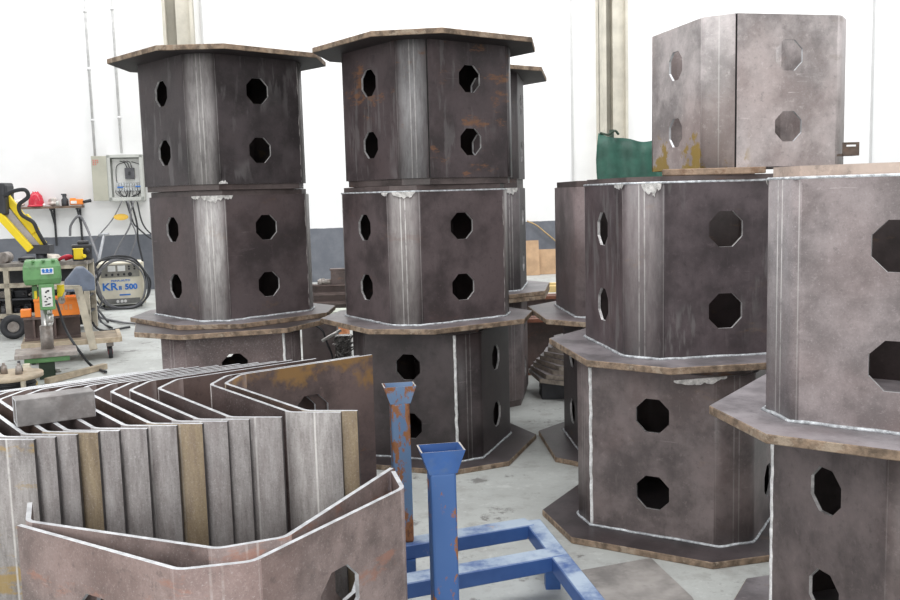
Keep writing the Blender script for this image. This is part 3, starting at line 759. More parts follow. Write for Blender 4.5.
for r_ in range(3):
    for c_i in range(3 - (r_ == 2)):
        x_ = -.215 + c_i * .035; z_ = hE * .90 - r_ * .035
        mb.box((x_, -.0115, z_), (.026, .002, .006)); mb.box((x_ + (.006 if (r_ + c_i) % 2 else -.006), -.0115, z_ - .004), (.005, .002, .026)); mb.box((x_, -.0115, z_ - .015), (.022, .002, .005))
mb.build('warning_text', simple('red_print', (.62, .10, .07), .6), dr)
mb = MB(); mb.box((.06, D - .075, hE * .60), (wE * .27, .08, hE * .25)); mb.build('breaker', simple('breaker_grey', (.09, .09, .10), .5), eb, bevel=.006)
MB().box((.06, D - .13, hE * .60), (.03, .03, .06)).build('breaker_toggle', M_black, eb)
mb = MB()
for r_, z_ in enumerate((.36, .25)):
    for k in range(9): mb.box((-.16 + k * .045, D - .06, hE * z_), (.03, .04, .07))
mb.build('terminal_strip', simple('terminal_grey', (.55, .57, .58), .5, 0, .3, 40), eb)
MB().box((-.12, D - .085, hE * .30), (.10, .01, .022)).box((.19, D - .085, hE * .31), (.09, .01, .022)).build('blue_markers', M_bluep, eb)
rnd = random.Random(5); mb = MB()
for k in range(3): mb.tube([(.02 + k * .04, D - .07, hE * .72), (.02 + k * .05 - .04, D - .10, hE * .84), (-.10 + k * .06, D - .06, hE * .88)], .007, 6)
for s_ in (-1, 1): mb.tube([(.05 + s_ * .05, D - .06, hE * .86), (.05 + s_ * .20, D - .08, hE * .78), (.05 + s_ * .23, D - .07, hE * .55), (.05 + s_ * .22, D - .06, hE * .38)], .007, 6)
for k in range(14):
    x_ = -.2 + k * .034; mb.tube([(x_, D - .07, hE * .24), (x_ + rnd.uniform(-.04, .04), D - .10, hE * .16), (x_ * .6 + rnd.uniform(-.05, .05), D - .08, hE * .07)], .006, 5)
mb.build('wiring', M_black, eb)
for k, (xa, lab) in enumerate(((95, 'thin white conduit pipe on the wall, left of the cabinet'), (121.5, 'thin white conduit pipe running up the wall from the cabinet'))):
    top, bot = at_wall(xa - 10, -40, .06), at_wall(xa, 153 if k else 156, .06)
    mb = MB(); mb.cyl((bot.x, bot.y, bot.z), (bot.x, bot.y, 8.5), .022, n=10)
    for z_ in (bot.z + .6, bot.z + 1.5, bot.z + 2.5): mb.cyl((bot.x, bot.y, z_), (bot.x, bot.y, z_ + .05), .032, n=10)
    tag(mb.build('conduit', simple('conduit_white', (.62, .62, .62), .5)), lab, 'conduit pipe')
# yellow tag
p = at_wall(121, 217, .28); o = MB().lathe([(.0, -.012), (8 * u * .75, -.012), (8 * u * .75, .012), (0, .012)], n=24, smooth=False, rot=Matrix.Rotation(PI / 2, 3, 'X')).build('hanging_tag', simple('ochre_tag', (.72, .45, .06), .5), loc=p, rot=(0, 0, WANG))
o.scale = (1.15, 1, .52); tag(o, 'oval ochre tag hanging among the cables under the cabinet', 'tag')
# cables from cabinet
M_cable = M_black
cabs = [([(122, 201), (112, 220), (93, 243), (86, 262)], .012, 'thin grey'), ([(126, 201), (133, 222), (138, 228), (150, 238), (158, 240)], .014, ''), ([(128, 201), (131, 222), (120, 244), (111, 262)], .014, ''),
        ([(131, 201), (137, 224), (138, 240), (143, 262)], .016, ''), ([(134, 201), (130, 218), (136, 236), (128, 262)], .013, ''), ([(137, 201), (142, 222), (150, 233), (160, 238)], .013, '')]
M_gcab = simple('grey_cable', (.16, .16, .17), .55)
cl = ['thin cable running down left from the cabinet', 'cable swinging right from the cabinet behind the left stack', 'cable bending back left below the cabinet', 'thick cable dropping straight from the cabinet to the welding set', 'cable twisting down the middle of the bundle under the cabinet', 'rightmost cable leaving the cabinet bottom']
for k, (pp, r_, _) in enumerate(cabs):
    o = MB().tube([at_wall(x_, y_, .22 + .03 * k + .02 * j) for j, (x_, y_) in enumerate(pp)], r_, 6).build('cable', M_cable if k % 2 else M_gcab); tag(o, cl[k], 'cable', 'cables hanging from the electrical cabinet')

# welding power source
yk = 14.1
k0, k1, kb = at(99, 264, y=yk), at(144, 261, y=yk), at(121, 309, y=yk)
wK = .66; hK = (k0.z + k1.z) / 2 - .06; DK = .55
ws = tag(empty('welding_machine', (at(121, 285, y=yk).x, yk, 0), .34), 'beige welding power source with blue lettering, wrapped in black cable by the wall', 'welding machine')
MB().box((0, DK / 2, .06 + hK / 2), (wK, DK, hK)).build('housing', M_beige, ws, bevel=.02)
for x_ in (-wK / 2, wK / 2): MB().box((x_, -.01, .06 + hK / 2), (.035, .05, hK)).build('corner_post', M_beige, ws, bevel=.008)
cpan = MB().box((0, -.006, .06 + hK * .80), (wK * .84, .014, hK * .30)).build('control_panel', simple('panel_grey', (.27, .26, .23), .5), ws)
for x_ in (-.12, .02): MB().box((x_, -.018, .06 + hK * .86), (.11, .012, .085)).box((x_, -.026, .06 + hK * .875), (.09, .004, .05)).build('meter', M_whitep, cpan)
for k in range(5): MB().cyl((-.20 + k * .085, -.013, .06 + hK * .715), (-.20 + k * .085, -.04, .06 + hK * .715), .018 if k < 4 else .03, n=14).build('knob', M_black, cpan)
for k in range(4): MB().cyl((.13 + (k % 2) * .08, -.013, .06 + hK * (.90 - .06 * (k // 2))), (.13 + (k % 2) * .08, -.03, .06 + hK * (.90 - .06 * (k // 2))), .015, n=12).build('switch', M_black, cpan)
def text(body, size, parent, loc, mat, bold=0.0, sx_=1.0, rot=(PI / 2, 0, 0), name='lettering', align='CENTER'):
    cu = bpy.data.curves.new(name, 'FONT'); cu.body = body; cu.size = size; cu.extrude = .003; cu.align_x = align; cu.align_y = 'CENTER'; cu.offset = bold; cu.resolution_u = 3
    tmp = bpy.data.objects.new('tmp', cu); COL.objects.link(tmp)
    dg = bpy.context.evaluated_depsgraph_get(); me = bpy.data.meshes.new_from_object(tmp.evaluated_get(dg))
    bpy.data.objects.remove(tmp)
    o = link(name, me, mat, parent, loc, rot); o.scale = (sx_, 1, 1); return o
text('KR', .155, ws, (-.16, -.006, .06 + hK * .42), M_bluep, .004, 1.15)
text('II', .075, ws, (-.012, -.006, .06 + hK * .385), M_bluep, .004, 1.1)
text('500', .115, ws, (.145, -.006, .06 + hK * .405), M_bluep, .005, 1.05)
text('PANA-AUTO', .040, ws, (.0, -.006, .06 + hK * .565), M_bluep, .001, 1.2)
MB().box((.05, -.004, .06 + hK * .22), (.16, .006, .022)).build('maker_strip', M_bluep, ws)
MB().box((.0, -.008, .06 + hK * .07), (wK * .8, .02, hK * .13)).build('socket_plate', simple('panel_dark', (.20, .20, .19), .5), ws)
for x_ in (-.06, .0, .05): MB().cyl((x_, -.01, .06 + hK * .07), (x_, -.05, .06 + hK * .07), .022, n=12).build('socket', M_whitep, ws)
for x_ in (-wK / 2 + .06, wK / 2 - .06): MB().cyl((x_ - .02, .1, .05), (x_ + .02, .1, .05), .05).cyl((x_ - .02, .42, .05), (x_ + .02, .42, .05), .05).build('caster', M_black, ws)
# coils of cable around the front of the machine
rnd = random.Random(11)
cw = [(0, .42, .36, .44, .013), (.03, .40, .40, .40, .013), (-.02, .44, .43, .47, .014), (.02, .43, .34, .40, .012), (-.05, .40, .46, .44, .013)]
cc = ws.matrix_basis
for k, (dx, z_, a_, b_, r_) in enumerate(cw):
    pts = [(dx + a_ * math.cos(q_) + rnd.uniform(-.02, .02), -.10 - .05 * k + .008 * math.sin(3 * q_), .06 + hK * .50 + b_ * .93 * math.sin(q_) + rnd.uniform(-.02, .02)) for q_ in [2 * PI * j / 12 for j in range(12)]]
    pts = [(x_, y_, max(.02, z__)) for x_, y_, z__ in pts]
    o = MB().tube([cc @ Vector(q_) for q_ in pts], r_, 7, closed=True).build('cable_coil', M_black if k % 2 == 0 else M_gcab)
    tag(o, ['outer loop of black welding cable draped round the beige machine', 'grey loop of welding cable over the machine front', 'wide black loop of welding cable hanging round the machine', 'inner grey loop of welding cable across the machine front', 'widest black loop of welding cable reaching the stack'][k], 'cable', 'cable loops around the welding machine')
# tangle of cables between trolley and machine
tang = [[(88, 262), (84, 285), (92, 300), (100, 318)], [(92, 258), (98, 280), (86, 300), (84, 318)], [(97, 268), (90, 290), (95, 305), (108, 322)], [(95, 275), (102, 300), (96, 315), (120, 322), (140, 324)], [(86, 270), (94, 285), (90, 312), (100, 330), (130, 327)], [(101, 272), (92, 292), (100, 320), (112, 328)]]
tl = ['cable sagging beside the welding machine to the floor', 'cable crossing behind the leaning rod', 'cable looping down left of the welding machine', 'cable trailing along the floor below the welding machine', 'cable trailing on the floor towards the left stack', 'cable dropping past the machine corner to the floor']
for k, pp in enumerate(tang):
    o = MB().tube([at(x_, y_, y=13.3 - .14 * k - .1 * j) if y_ < 314 else at(x_, y_, z=.025) for j, (x_, y_) in enumerate(pp)], .015, 6).build('cable', M_black if k % 3 else M_gcab); tag(o, tl[k], 'cable', 'tangled cables on the floor by the welding machine')
a_ = at(70, 208, y=15.6)
o = MB().tube([at(70, 236, y=15), at(71, 225, y=15), at(79, 216, y=15), at(86, 226, y=15), at(96, 252, y=14.6), at(101, 266, y=14.2)], .02, 7).build('hose', M_gcab); tag(o, 'dark hose arching up under the wall shelf', 'hose')
# leaning rod with a T head
b0, b1 = at(89, 308, z=.0), at(104, 235, y=14.4)
o = MB(); o.cyl(b0, b1, .022, n=10); o.cyl(b1 - Vector((.08, 0, 0)), b1 + Vector((.08, 0, .01)), .022, n=10)
tag(o.build('leaning_rod', simple('grey_rod', (.34, .35, .37), .4, .3)), 'grey metal rod with a T head leaning left of the welding machine', 'rod')
# work table / rack behind the drill
yT = 11.5
def tp(px, py): return at(px, py, y=yT)
A, B = tp(-14, 262), tp(84, 259)
zt_ = A.z * .5 + B.z * .5 - .03
xt0, xt1 = A.x, B.x
wt = tag(empty('work_bench', ((xt0 + xt1) / 2, yT, 0), WANG), 'long dark bench on a tan steel frame behind the green drill', 'work bench')
cx_ = (xt0 + xt1) / 2; wT = xt1 - xt0
MB().box((0, .22, zt_ - .02), (wT, .50, .04)).build('bench_top', simple('bench_top_grime', (.20, .18, .16), .7, 0, .4, 9, .3), wt)
for z_ in (tp(20, 268).z, tp(20, 285).z, tp(20, 315).z): MB().box((0, 0, z_), (wT, .05, .055)).build('rail', M_tan, wt)
for px in (-10, 9.5, 84): MB().box((tp(px, 290).x - cx_, 0, (zt_ - .04) / 2), (.06, .05, zt_ - .04)).build('leg', M_tan, wt)
for px in (-10, 84): MB().box((tp(px, 290).x - cx_, .42, (zt_ - .04) / 2), (.06, .05, zt_ - .04)).build('leg', M_tan, wt)
MB().box((0, .455, zt_ / 2), (wT, .02, zt_ - .06)).build('back_panel', M_blk2, wt)
for z_ in (tp(20, 299).z,): MB().box((0, .22, z_), (wT - .02, .44, .02)).build('shelf', M_blk2, wt)
MB().box((0, .22, tp(20, 315).z), (wT - .02, .44, .02)).build('shelf', M_blk2, wt)
def by(x, off): return yT + (x - cx_) * WA + off
# clutter on its shelf
for k, (px, w_, h_, mt, lb) in enumerate(((18, .16, .09, M_blk2, 'dark tool case on the bench shelf left of the drill'), (36, .13, .07, M_worn, 'worn metal part on the bench shelf behind the drill'), (2, .13, .08, M_worn, 'metal fitting on the bench shelf at the left frame edge'))):
    q = tp(px, 298.0); o = MB().box((0, .2, h_ / 2), (w_, .2, h_)).cyl((w_ * .3, .10, h_ * .5), (w_ * .3, .06, h_ * .5), .02).build('tool_part', mt, loc=(q.x, by(q.x, .02), tp(20, 299).z + .0105), bevel=.012); tag(o, lb, 'tool')
p = tp(-1, 251); o = MB().cyl((0, 0, .07), (0, .16, .07), .07, n=24).cyl((0, -.01, .07), (0, .17, .07), .025, n=16).build('metal_wheel', M_worn, loc=(p.x, by(p.x, .15), zt_ + .0)); tag(o, 'round metal disc part on the bench top at the left edge', 'metal part')
blob('rag', (tp(19, 255).x, by(tp(19, 255).x, .25), zt_), .13, .10, .035, M_blk2, 'dark oily rag on the bench top behind the yellow arm', 'rag', 8)
o = MB().box((0, 0, .10), (.24, .22, .20)).cyl((-.06, -.11, .11), (-.06, -.15, .11), .045).cyl((.06, -.11, .12), (.06, -.16, .12), .03).box((.02, 0, .22), (.14, .15, .05)).build('transformer', M_blk2, loc=(tp(69, 250).x, by(tp(69, 250).x, .32), zt_), rot=(0, 0, .4), bevel=.02); tag(o, 'black transformer box on the right end of the bench', 'machine')
p = at(80.5, 254, y=11.75); t = tag(empty('junction_box', (p.x, by(p.x, .09), zt_), .4), 'small yellow box above the black clutter, left of the leaning rod', 'box')
MB().box((0, 0, .085), (.11, .09, .13)).box((0, 0, .15), (.13, .10, .015)).cyl((.05, -.05, .06), (.075, -.08, .06), .025).build('body', M_yellow, t, bevel=.008)
MB().box((0, .0, .01), (.13, .11, .02)).build('base', M_black, t)

rnd = random.Random(31)
for (px, zz_, w_, h_) in ((9, 299, .04, .11), (27, 299, .03, .06), (50, 299, .08, .10), (60, 299, .08, .07), (69, 299, .09, .12), (3, 315, .10, .10), (14, 315, .09, .07), (24, 315, .09, .12), (34, 315, .09, .09), (58, 315, .11, .12), (70, 315, .11, .10)):
    q = tp(px, zz_); zs = tp(20, zz_).z + .0105
    o = MB().box((0, .2, h_ / 2), (w_, .14, h_)).cyl((0, .12, h_ * .55), (0, .08, h_ * .55), h_ * .28, n=14).box((0, .2, h_ + .01), (w_ * .6, .08, .02)).build('tool_part', [M_blk2, M_worn, M_gcab][rnd.randrange(3)], loc=(q.x, by(q.x, .02), zs), bevel=.01)
    tag(o, 'dark machine part among the clutter on the bench shelves', 'tool', 'dark parts on the bench shelves')
# car tyres under the bench
for k, (px, py) in enumerate(((2, 328), (30, 331))):
    r_ = .150; q = at(px, py + 12, y=10.75); t = tag(empty('tyre', (q.x, by(q.x, -.42 ), r_), .4), ['black tyre with a bright hub under the bench at the left frame edge', 'black tyre under the bench, second from the left edge'][k], 'tyre')
    rot = Matrix.Rotation(PI / 2, 3, 'X')
    MB().torus((0, 0, 0), r_ - .045, .045, rot, 40, 12).build('rubber', M_black, t)
    MB().lathe([(.05, -.03), (.055, 0), (.05, .03)], n=20, rot=rot).lathe([(.075, -.02), (.075, .02)], n=24, rot=rot).build('hub', M_worn if k == 0 else M_blk2, t)
# white work glove / bag with red cuff on the bench
blob('work_glove', (tp(45, 259).x, by(tp(45, 259).x, .10), zt_), .13, .10, .05, M_cloth, 'off white work glove lying on the bench above the drill', 'glove', 5)
mb = MB(); q = tp(56, 258)
mb.tube([(-.06, 0, .025), (0, -.04, .05), (.06, -.02, .07), (.08, .04, .05), (.0, .05, .025)], .022, 8)
tag(mb.build('red_strap', M_red, loc=(q.x + .05, by(q.x, .06), zt_ + .002)), 'red strap curled on the bench beside the glove', 'strap')
# blue-grey plastic guard beside the drill
q = at(74, 286, y=10.8)
mb = MB(); mb.prism([(-.16, 0), (.17, 0), (.17, .16), (.06, .28), (-.02, .28), (-.16, .12)], 0, .25, mat=Matrix.Rotation(PI / 2, 4, 'X'))
guard = mb.build('guard_cover', simple('blue_grey_plastic', (.15, .18, .24), .5), loc=(q.x, 10.95, at(74, 291, y=10.8).z), rot=(0, 0, .40), bevel=.02); tag(guard, 'blue grey guard cover behind the drill head on the trolley crate', 'cover')

# yellow welding arm
yA = 10.6
def ap(px, py, dy=0): return at(px, py, y=yA + dy)
ar = tag(empty('boom_arm', ap(40, 255)), 'yellow slanted twin boom arm with black head at the left edge', 'boom arm')
AO = ap(40, 255)
def arl(px, py, dy=0): return ap(px, py, dy) - AO
MB().beam(arl(6, 196), arl(44, 245), .082, .05, up=(0, 1, 0)).build('boom', M_yellow, ar, bevel=.01)
MB().beam(arl(-8, 207, -.1), arl(31, 250, -.1), .085, .05, up=(0, 1, 0)).build('boom', M_yellow, ar, bevel=.01)
MB().beam(arl(-2, 201, -.02), arl(38, 248, -.02), .09, .04, up=(0, 1, 0)).build('spacer_plate', simple('grey_plate_paint', (.42, .40, .42), .5), ar)
MB().beam(arl(24, 216, -.02), arl(36, 232, -.02), .10, .05, up=(0, 1, 0)).build('cover_step', M_yellow, ar, bevel=.01)
MB().box(arl(1, 199), (.20, .25, .36)).box(arl(7, 190), (.08, .2, .12)).build('head_box', M_blk2, ar, bevel=.02)
MB().tube([arl(5, 196, -.12), arl(14, 191, -.15), (arl(25, 190, -.15)), arl(28, 197, -.13), arl(19, 205, -.12), arl(22, 215, -.1), arl(33, 222, -.1), arl(38, 232, -.08), arl(44, 242, -.05), arl(49, 250, 0)], .022, 8).build('hose', M_black, ar)
zb = arl(0, 0).z
base_z = at(40, 255, y=yA).z
MB().beam(arl(29, 249, -.02), arl(52, 249, .0), .16, .10).cyl(arl(41, 248, -.02), Vector((arl(41, 248).x, 0, -base_z + .02)), .06, n=16).build('pivot_stand', M_blk2, ar)
MB().box((arl(41, 248).x, 0, -base_z + .01), (.24, .20, .02)).build('foot_plate', M_blk2, ar)

# pillar drill
yD = 8.5
def dp(px, py, dy=0): return at(px, py, y=yD + dy)
dO = at(47, 380, z=0); dO.y = yD
foot = Vector((dp(48, 370).x, yD, 0)); uD = yD / F
dr = tag(empty('pillar_drill', foot, .415), 'green pillar drill standing on the floor in front of the trolley', 'drill press')
dr.scale = (.914, .914, 1)
def dl(px, py, dy=0): return dp(px, py, dy) - foot
hw = (dp(62.5, 270) - dp(24, 270)).length
c0, c1 = dl(43, 284), dl(43.5, 260)
hh_ = c1.z - c0.z
mb = MB()
bm = mb.bm
def ringr(w, d, z): return [bm.verts.new((c0.x + a * w / 2, b_ * d / 2 + .06, z)) for a, b_ in ((-1, -1), (1, -1), (1, 1), (-1, 1))]
r0, r1_, r2_, r3_ = ringr(hw * .92, .36, c0.z), ringr(hw * 1.0, .42, c0.z + hh_ * .25), ringr(hw * .98, .42, c0.z + hh_ * .75), ringr(hw * .86, .36, c1.z)
bm.faces.new(r0[::-1]); bm.faces.new(r3_)
for A_, B_ in ((r0, r1_), (r1_, r2_), (r2_, r3_)):
    for i in range(4): bm.faces.new((A_[i], A_[(i + 1) % 4], B_[(i + 1) % 4], B_[i]))
head = mb.build('belt_housing', M_green, dr, bevel=.015, seg=3)
for px in (33, 43, 53): MB().box((dl(px, 261).x, -.06, c1.z), (.03, .2, .012)).build('top_rib', M_green, head)
lab = dl(47, 270); MB().box((lab.x, -.152, lab.z - .003), (.115, .008, .055)).build('nameplate', M_whitep, head)
mb = MB()
for k in range(3):
    mb.cyl((lab.x - .035 + k * .035, -.156, lab.z + .004), (lab.x - .035 + k * .035, -.159, lab.z + .004), .015, n=14)
mb.box((lab.x, -.1575, lab.z - .014), (.09, .003, .008)); mb.build('blue_logo', M_bluep, head)
g0, g1 = dl(40, 308), dl(54, 284)
gb = MB().box(((g0.x + g1.x) / 2, -.02, (g0.z + g1.z) / 2), (g1.x - g0.x, .24, g1.z - g0.z + .02)).build('gear_head', M_green, dr, bevel=.012)
MB().box(((g0.x + g1.x) / 2, -.143, (g0.z + g1.z) / 2), ((g1.x - g0.x) * .66, .006, (g1.z - g0.z) * .80)).build('data_plate', simple('data_plate', (.68, .68, .66), .5), gb)
mb = MB(); rnd = random.Random(3)
for k in range(12):
    mb.box(((g0.x + g1.x) / 2 + rnd.uniform(-.03, .03), -.147, (g0.z + g1.z) / 2 + rnd.uniform(-.075, .075)), (rnd.uniform(.01, .025), .003, rnd.uniform(.005, .016)))
mb.build('plate_print', M_black, gb)
MB().box((g0.x - .035, .02, (g0.z + g1.z) / 2 + .04), (.05, .12, .12)).build('motor_bracket', M_green, dr)
MB().box((g1.x + .06, .05, (g0.z + g1.z) / 2 + .03), (.07, .06, .12)).build('feed_hub', M_yellow, dr)
MB().box((g0.x - .03, -.04, (g0.z + g1.z) / 2 + .02), (.025, .03, .07)).build('yellow_switch', M_yellow, dr)
MB().cyl((g1.x + .06, -.02, (g0.z + g1.z) / 2 - .05), (g1.x + .06, .06, (g0.z + g1.z) / 2 - .05), .035, n=16).cyl((g1.x + .06, -.06, (g0.z + g1.z) / 2 - .05), (g1.x + .10, -.06, (g0.z + g1.z) / 2 + .03), .012, n=8).build('feed_wheel', M_worn, dr)
col_x = dl(45.5, 320).x; tz = dl(47, 352).z
MB().cyl((col_x, .10, tz), (col_x, .10, g0.z + .02), .042, n=24).build('column', M_steelb, dr)
MB().cyl((col_x, .10, tz), (col_x, .10, dl(0, 328).z), .062, n=24).build('column_sleeve', M_worn, dr)
sx0 = dl(49.5, 310).x
MB().cyl((sx0, -.05, g0.z), (sx0, -.05, g0.z - .06), .025, n=18).cyl((sx0, -.05, g0.z - .06), (sx0, -.05, g0.z - .13), .034, n=18).cyl((sx0, -.05, g0.z - .13), (sx0, -.05, g0.z - .17), .03, .016, n=18).build('chuck', M_steelb, dr)
t0, t1 = dl(15, 352), dl(77, 349)
MB().box(((t0.x + t1.x) / 2, 0, tz), (t1.x - t0.x, .48, .04)).build('drill_table', M_worn, dr, bevel=.006)
MB().box((dl(47, 356).x, 0, tz - .045), (.42, .40, .05)).build('base_casting', M_green, dr, bevel=.01)
MB().box((dl(47, 366).x, 0, (tz - .07) / 2), (.15, .20, tz - .07)).build('pedestal', M_green_d, dr, bevel=.01)
MB().cyl((dl(57, 369).x - .03, -.05, .06), (dl(61, 369).x, -.05, .06), .016, n=10).build('pedestal_bolt', M_steelb, dr)

# trolley with channel steel, crate and upright
yL = 9.6
def lp(px, py): return at(px, py, y=yL)
lz = .22
x0, x1 = at(28, 350, y=yL).x, at(117, 350, y=yL).x
tl_ = tag(empty('flat_trolley', ((x0 + x1) / 2, yL, 0), .38), 'low wooden flat trolley on casters behind the green drill', 'trolley')
cxL = (x0 + x1) / 2; wl = x1 - x0
MB().box((0, 0, lz - .02), (wl, .62, .035)).build('deck', simple('scuffed_deck', (.26, .21, .15), .7, 0, .3, 8), tl_)
MB().box((0, -.33, lz - .02), (wl, .04, .05)).box((wl / 2, 0, lz - .02), (.04, .66, .05)).build('edge_strip', M_wood, tl_)
for sx_ in (-1, 1):
    for sy_ in (-1, 1):
        cst = MB().cyl((sx_ * (wl / 2 - .10) - .02, sy_ * .24, .065), (sx_ * (wl / 2 - .10) + .02, sy_ * .24, .065), .065, n=22).build('caster', M_black, tl_)
        MB().cyl((sx_ * (wl / 2 - .10) - .023, sy_ * .24, .065), (sx_ * (wl / 2 - .10) + .023, sy_ * .24, .065), .03, n=14).build('wheel_hub', M_red, cst)
        MB().box((sx_ * (wl / 2 - .10), sy_ * .24, .155), (.07, .06, .06)).build('caster_fork', M_worn, cst)
pA, pB = at(94, 352, z=lz), at(82, 286, y=yL)
MB().beam((wl / 2 - .26, -.385, .12), (wl / 2 - .37, -.20, pB.z), .075, .05, up=(0, 1, 0)).build('upright', M_tan, tl_)
MB().beam((wl / 2 - .35, -.20, pB.z), (wl / 2 - .66, -.20, pB.z + .02), .05, .04).build('handle_bar', M_tan, tl_)
# I beam on the trolley
q0, q1 = lp(27, 340), lp(85, 338); ib = MB()
wI = (q1.x - q0.x) * .88; zI0 = lz - .001; hI = .24
ib.box((0, 0, .012), (wI, .20, .024)); ib.box((0, 0, hI - .012), (wI, .20, .024)); ib.box((0, 0, hI / 2), (wI, .02, hI))
for k in (-.32, .05): ib.box((wI * k, -.05, hI / 2), (.02, .09, hI - .04))
o = ib.build('steel_beam', M_beam, loc=((q0.x + q1.x) / 2, yL - .06, zI0), rot=(0, 0, .38)); tag(o, 'short brown steel I beam lying on the trolley', 'steel beam')
q0, q1 = lp(36, 328), lp(80, 312)
cr_ = tag(empty('plastic_crate', ((q0.x + q1.x) / 2 + .02, yL - .04, zI0 + hI + .001), .38), 'orange plastic crate sitting on the I beam on the trolley', 'crate')
wc = (q1.x - q0.x) * .88; hc = .19
mb = MB(); mb.box((0, -.10, hc / 2), (wc, .012, hc)).box((0, .10, hc / 2), (wc, .012, hc)).box((-wc / 2, 0, hc / 2), (.012, .2, hc)).box((wc / 2, 0, hc / 2), (.012, .2, hc)).box((0, 0, .006), (wc, .2, .012))
mb.box((0, -.11, hc - .015), (wc + .02, .012, .03)); mb.build('tub', M_orange, cr_, bevel=.004)
mb = MB()
for k in range(5): mb.box((-.05 + k * .045, -.108, hc * .45), (.03, .004, .055))
mb.build('moulded_lettering', simple('orange_shade', (.70, .30, .12), .5), cr_)
o = MB().box((0, 0, .04), (.10, .12, .08)).build('plastic_box', M_orange, loc=(lp(32, 326).x + .02, yL - .155, zI0 + hI + .001), rot=(0, 0, .38), bevel=.008); tag(o, 'small orange box at the left end of the I beam on the trolley', 'box')
# wooden reel with small parts in the lower left
q = at(8, 374, z=.22); re = tag(empty('cable_reel', (q.x, q.y, 0)), 'low wooden cable reel at the left edge left of the drill', 'cable reel')
MB().cyl((0, 0, .19), (0, 0, .22), .27, n=36).build('top_flange', M_wood, re); MB().cyl((0, 0, .001), (0, 0, .03), .27, n=36).build('bottom_flange', M_wood, re)
mb = MB()
for k in range(7): mb.torus((0, 0, .05 + k * .02), .20 - .01 * (k % 2), .014, n=36, k=6)
mb.build('wound_cable', M_black, re); MB().cyl((0, 0, .03), (0, 0, .19), .18, n=28).build('drum', M_blk2, re)
MB().box((.20, -.17, .105), (.03, .03, .17)).build('stay', M_tan, re)
for k, (dx, dy) in enumerate(((-.12, .08), (-.04, .02), (.05, .10), (.10, -.02))):
    o = MB().cyl((0, 0, 0), (0, 0, .05 + .02 * (k % 2)), .03, .022, n=14).cyl((0, 0, .05), (0, 0, .09), .012, n=10).build('machine_fitting', M_worn if k % 2 else M_blk2, loc=(q.x + dx, q.y + dy, .2205)); tag(o, 'small metal fitting on top of the cable reel', 'fitting', 'fittings on the cable reel')
q = at(28, 386, z=0); t = tag(empty('funnel_cup', (q.x, q.y, 0)), 'cream funnel shaped cup on the floor between reel and drill', 'cup')
MB().lathe([(.075, 0), (.078, .02), (.05, .13), (.03, .19), (.032, .20)], n=24).build('body', simple('cream_plastic', (.70, .64, .50), .5), t)
MB().lathe([(.079, .0), (.082, .03), (.076, .035)], n=24).build('yellow_rim', simple('amber_rim', (.62, .42, .10), .5), t)
a_, b_ = at(47, 381, z=.03), at(105, 366, z=.03)
o = MB().beam(a_, b_, .06, .05).build('timber_batten', M_wood); tag(o, 'pale timber batten on the floor in front of the drill', 'timber')
o = MB().tube([at(56, 300, y=9.0), at(66, 330, y=8.9), at(80, 352, y=8.7), at(92, 366, z=.02), at(106, 372, z=.02)], .014, 6).build('power_cord', M_black); tag(o, 'black power cord falling from the drill to the floor', 'cord')

# ------------------------------------------------------------------ background between the stacks
# beams behind the gap between left and centre stack
def gap_beam(px0, px1, pyb, y, h, d, name, mat, lab, cat, grp=None, z0=None):
    a, b_ = at(px0, pyb, y=y), at(px1, pyb, y=y); z_ = a.z if z0 is None else z0
    mb = MB(); w = b_.x - a.x; t = .018
    mb.box((0, 0, t / 2), (w, d, t)); mb.box((0, 0, h - t / 2), (w, d, t)); mb.box((0, 0, h / 2), (w, t, h - t))
    return tag(mb.build(name, mat, loc=((a.x + b_.x) / 2, y, z_)), lab, cat, grp)
gy = 11.5
for k in range(4):
    gap_beam(290, 352 - (2 if k > 2 else 0), 300, gy + .0, .115, .16, 'steel_beam', M_beam, ['lowest brown beam of the pile between left and centre stacks', 'second brown beam up in the pile between the stacks', 'third brown beam up in the pile between the stacks', 'uppermost brown beam of the pile between the stacks'][k], 'steel beam', 'brown beams piled between the stacks', z0=.06 + .1165 * k)
for k, px in enumerate((306, 340)):
    q = at(px, 318, y=gy); o = MB().box((0, 0, .03), (.08, .5, .06)).build('timber_bearer', M_wood, loc=(q.x, gy, 0)); tag(o, ['timber bearer under the beam pile, nearer the left stack', 'timber bearer under the beam pile, nearer the centre stack'][k], 'timber')
ztop = .06 + .1165 * 4
q = at(343, 270, y=gy); o = MB().box((0, 0, .09), (.30, .10, .18)).box((.0, 0, .18), (.32, .12, .02)).build('steel_block', M_beam, loc=(q.x, gy, ztop)); tag(o, 'dark steel block standing on the beam pile between the stacks', 'steel block')
for k, px in enumerate((318, 320)):
    q = at(px, 275, y=gy); o = MB().cyl((0, 0, .03), (.16, .0, .03), .028, n=12).cyl((.02, 0, .03), (.05, 0, .03), .04, n=12).build('pipe_fitting', M_worn, loc=(q.x, gy - .04 + .08 * k, ztop)); tag(o, ['grey pipe fitting on the beam pile beside the left stack', 'grey pipe fitting on the beam pile behind the first one'][k], 'fitting')
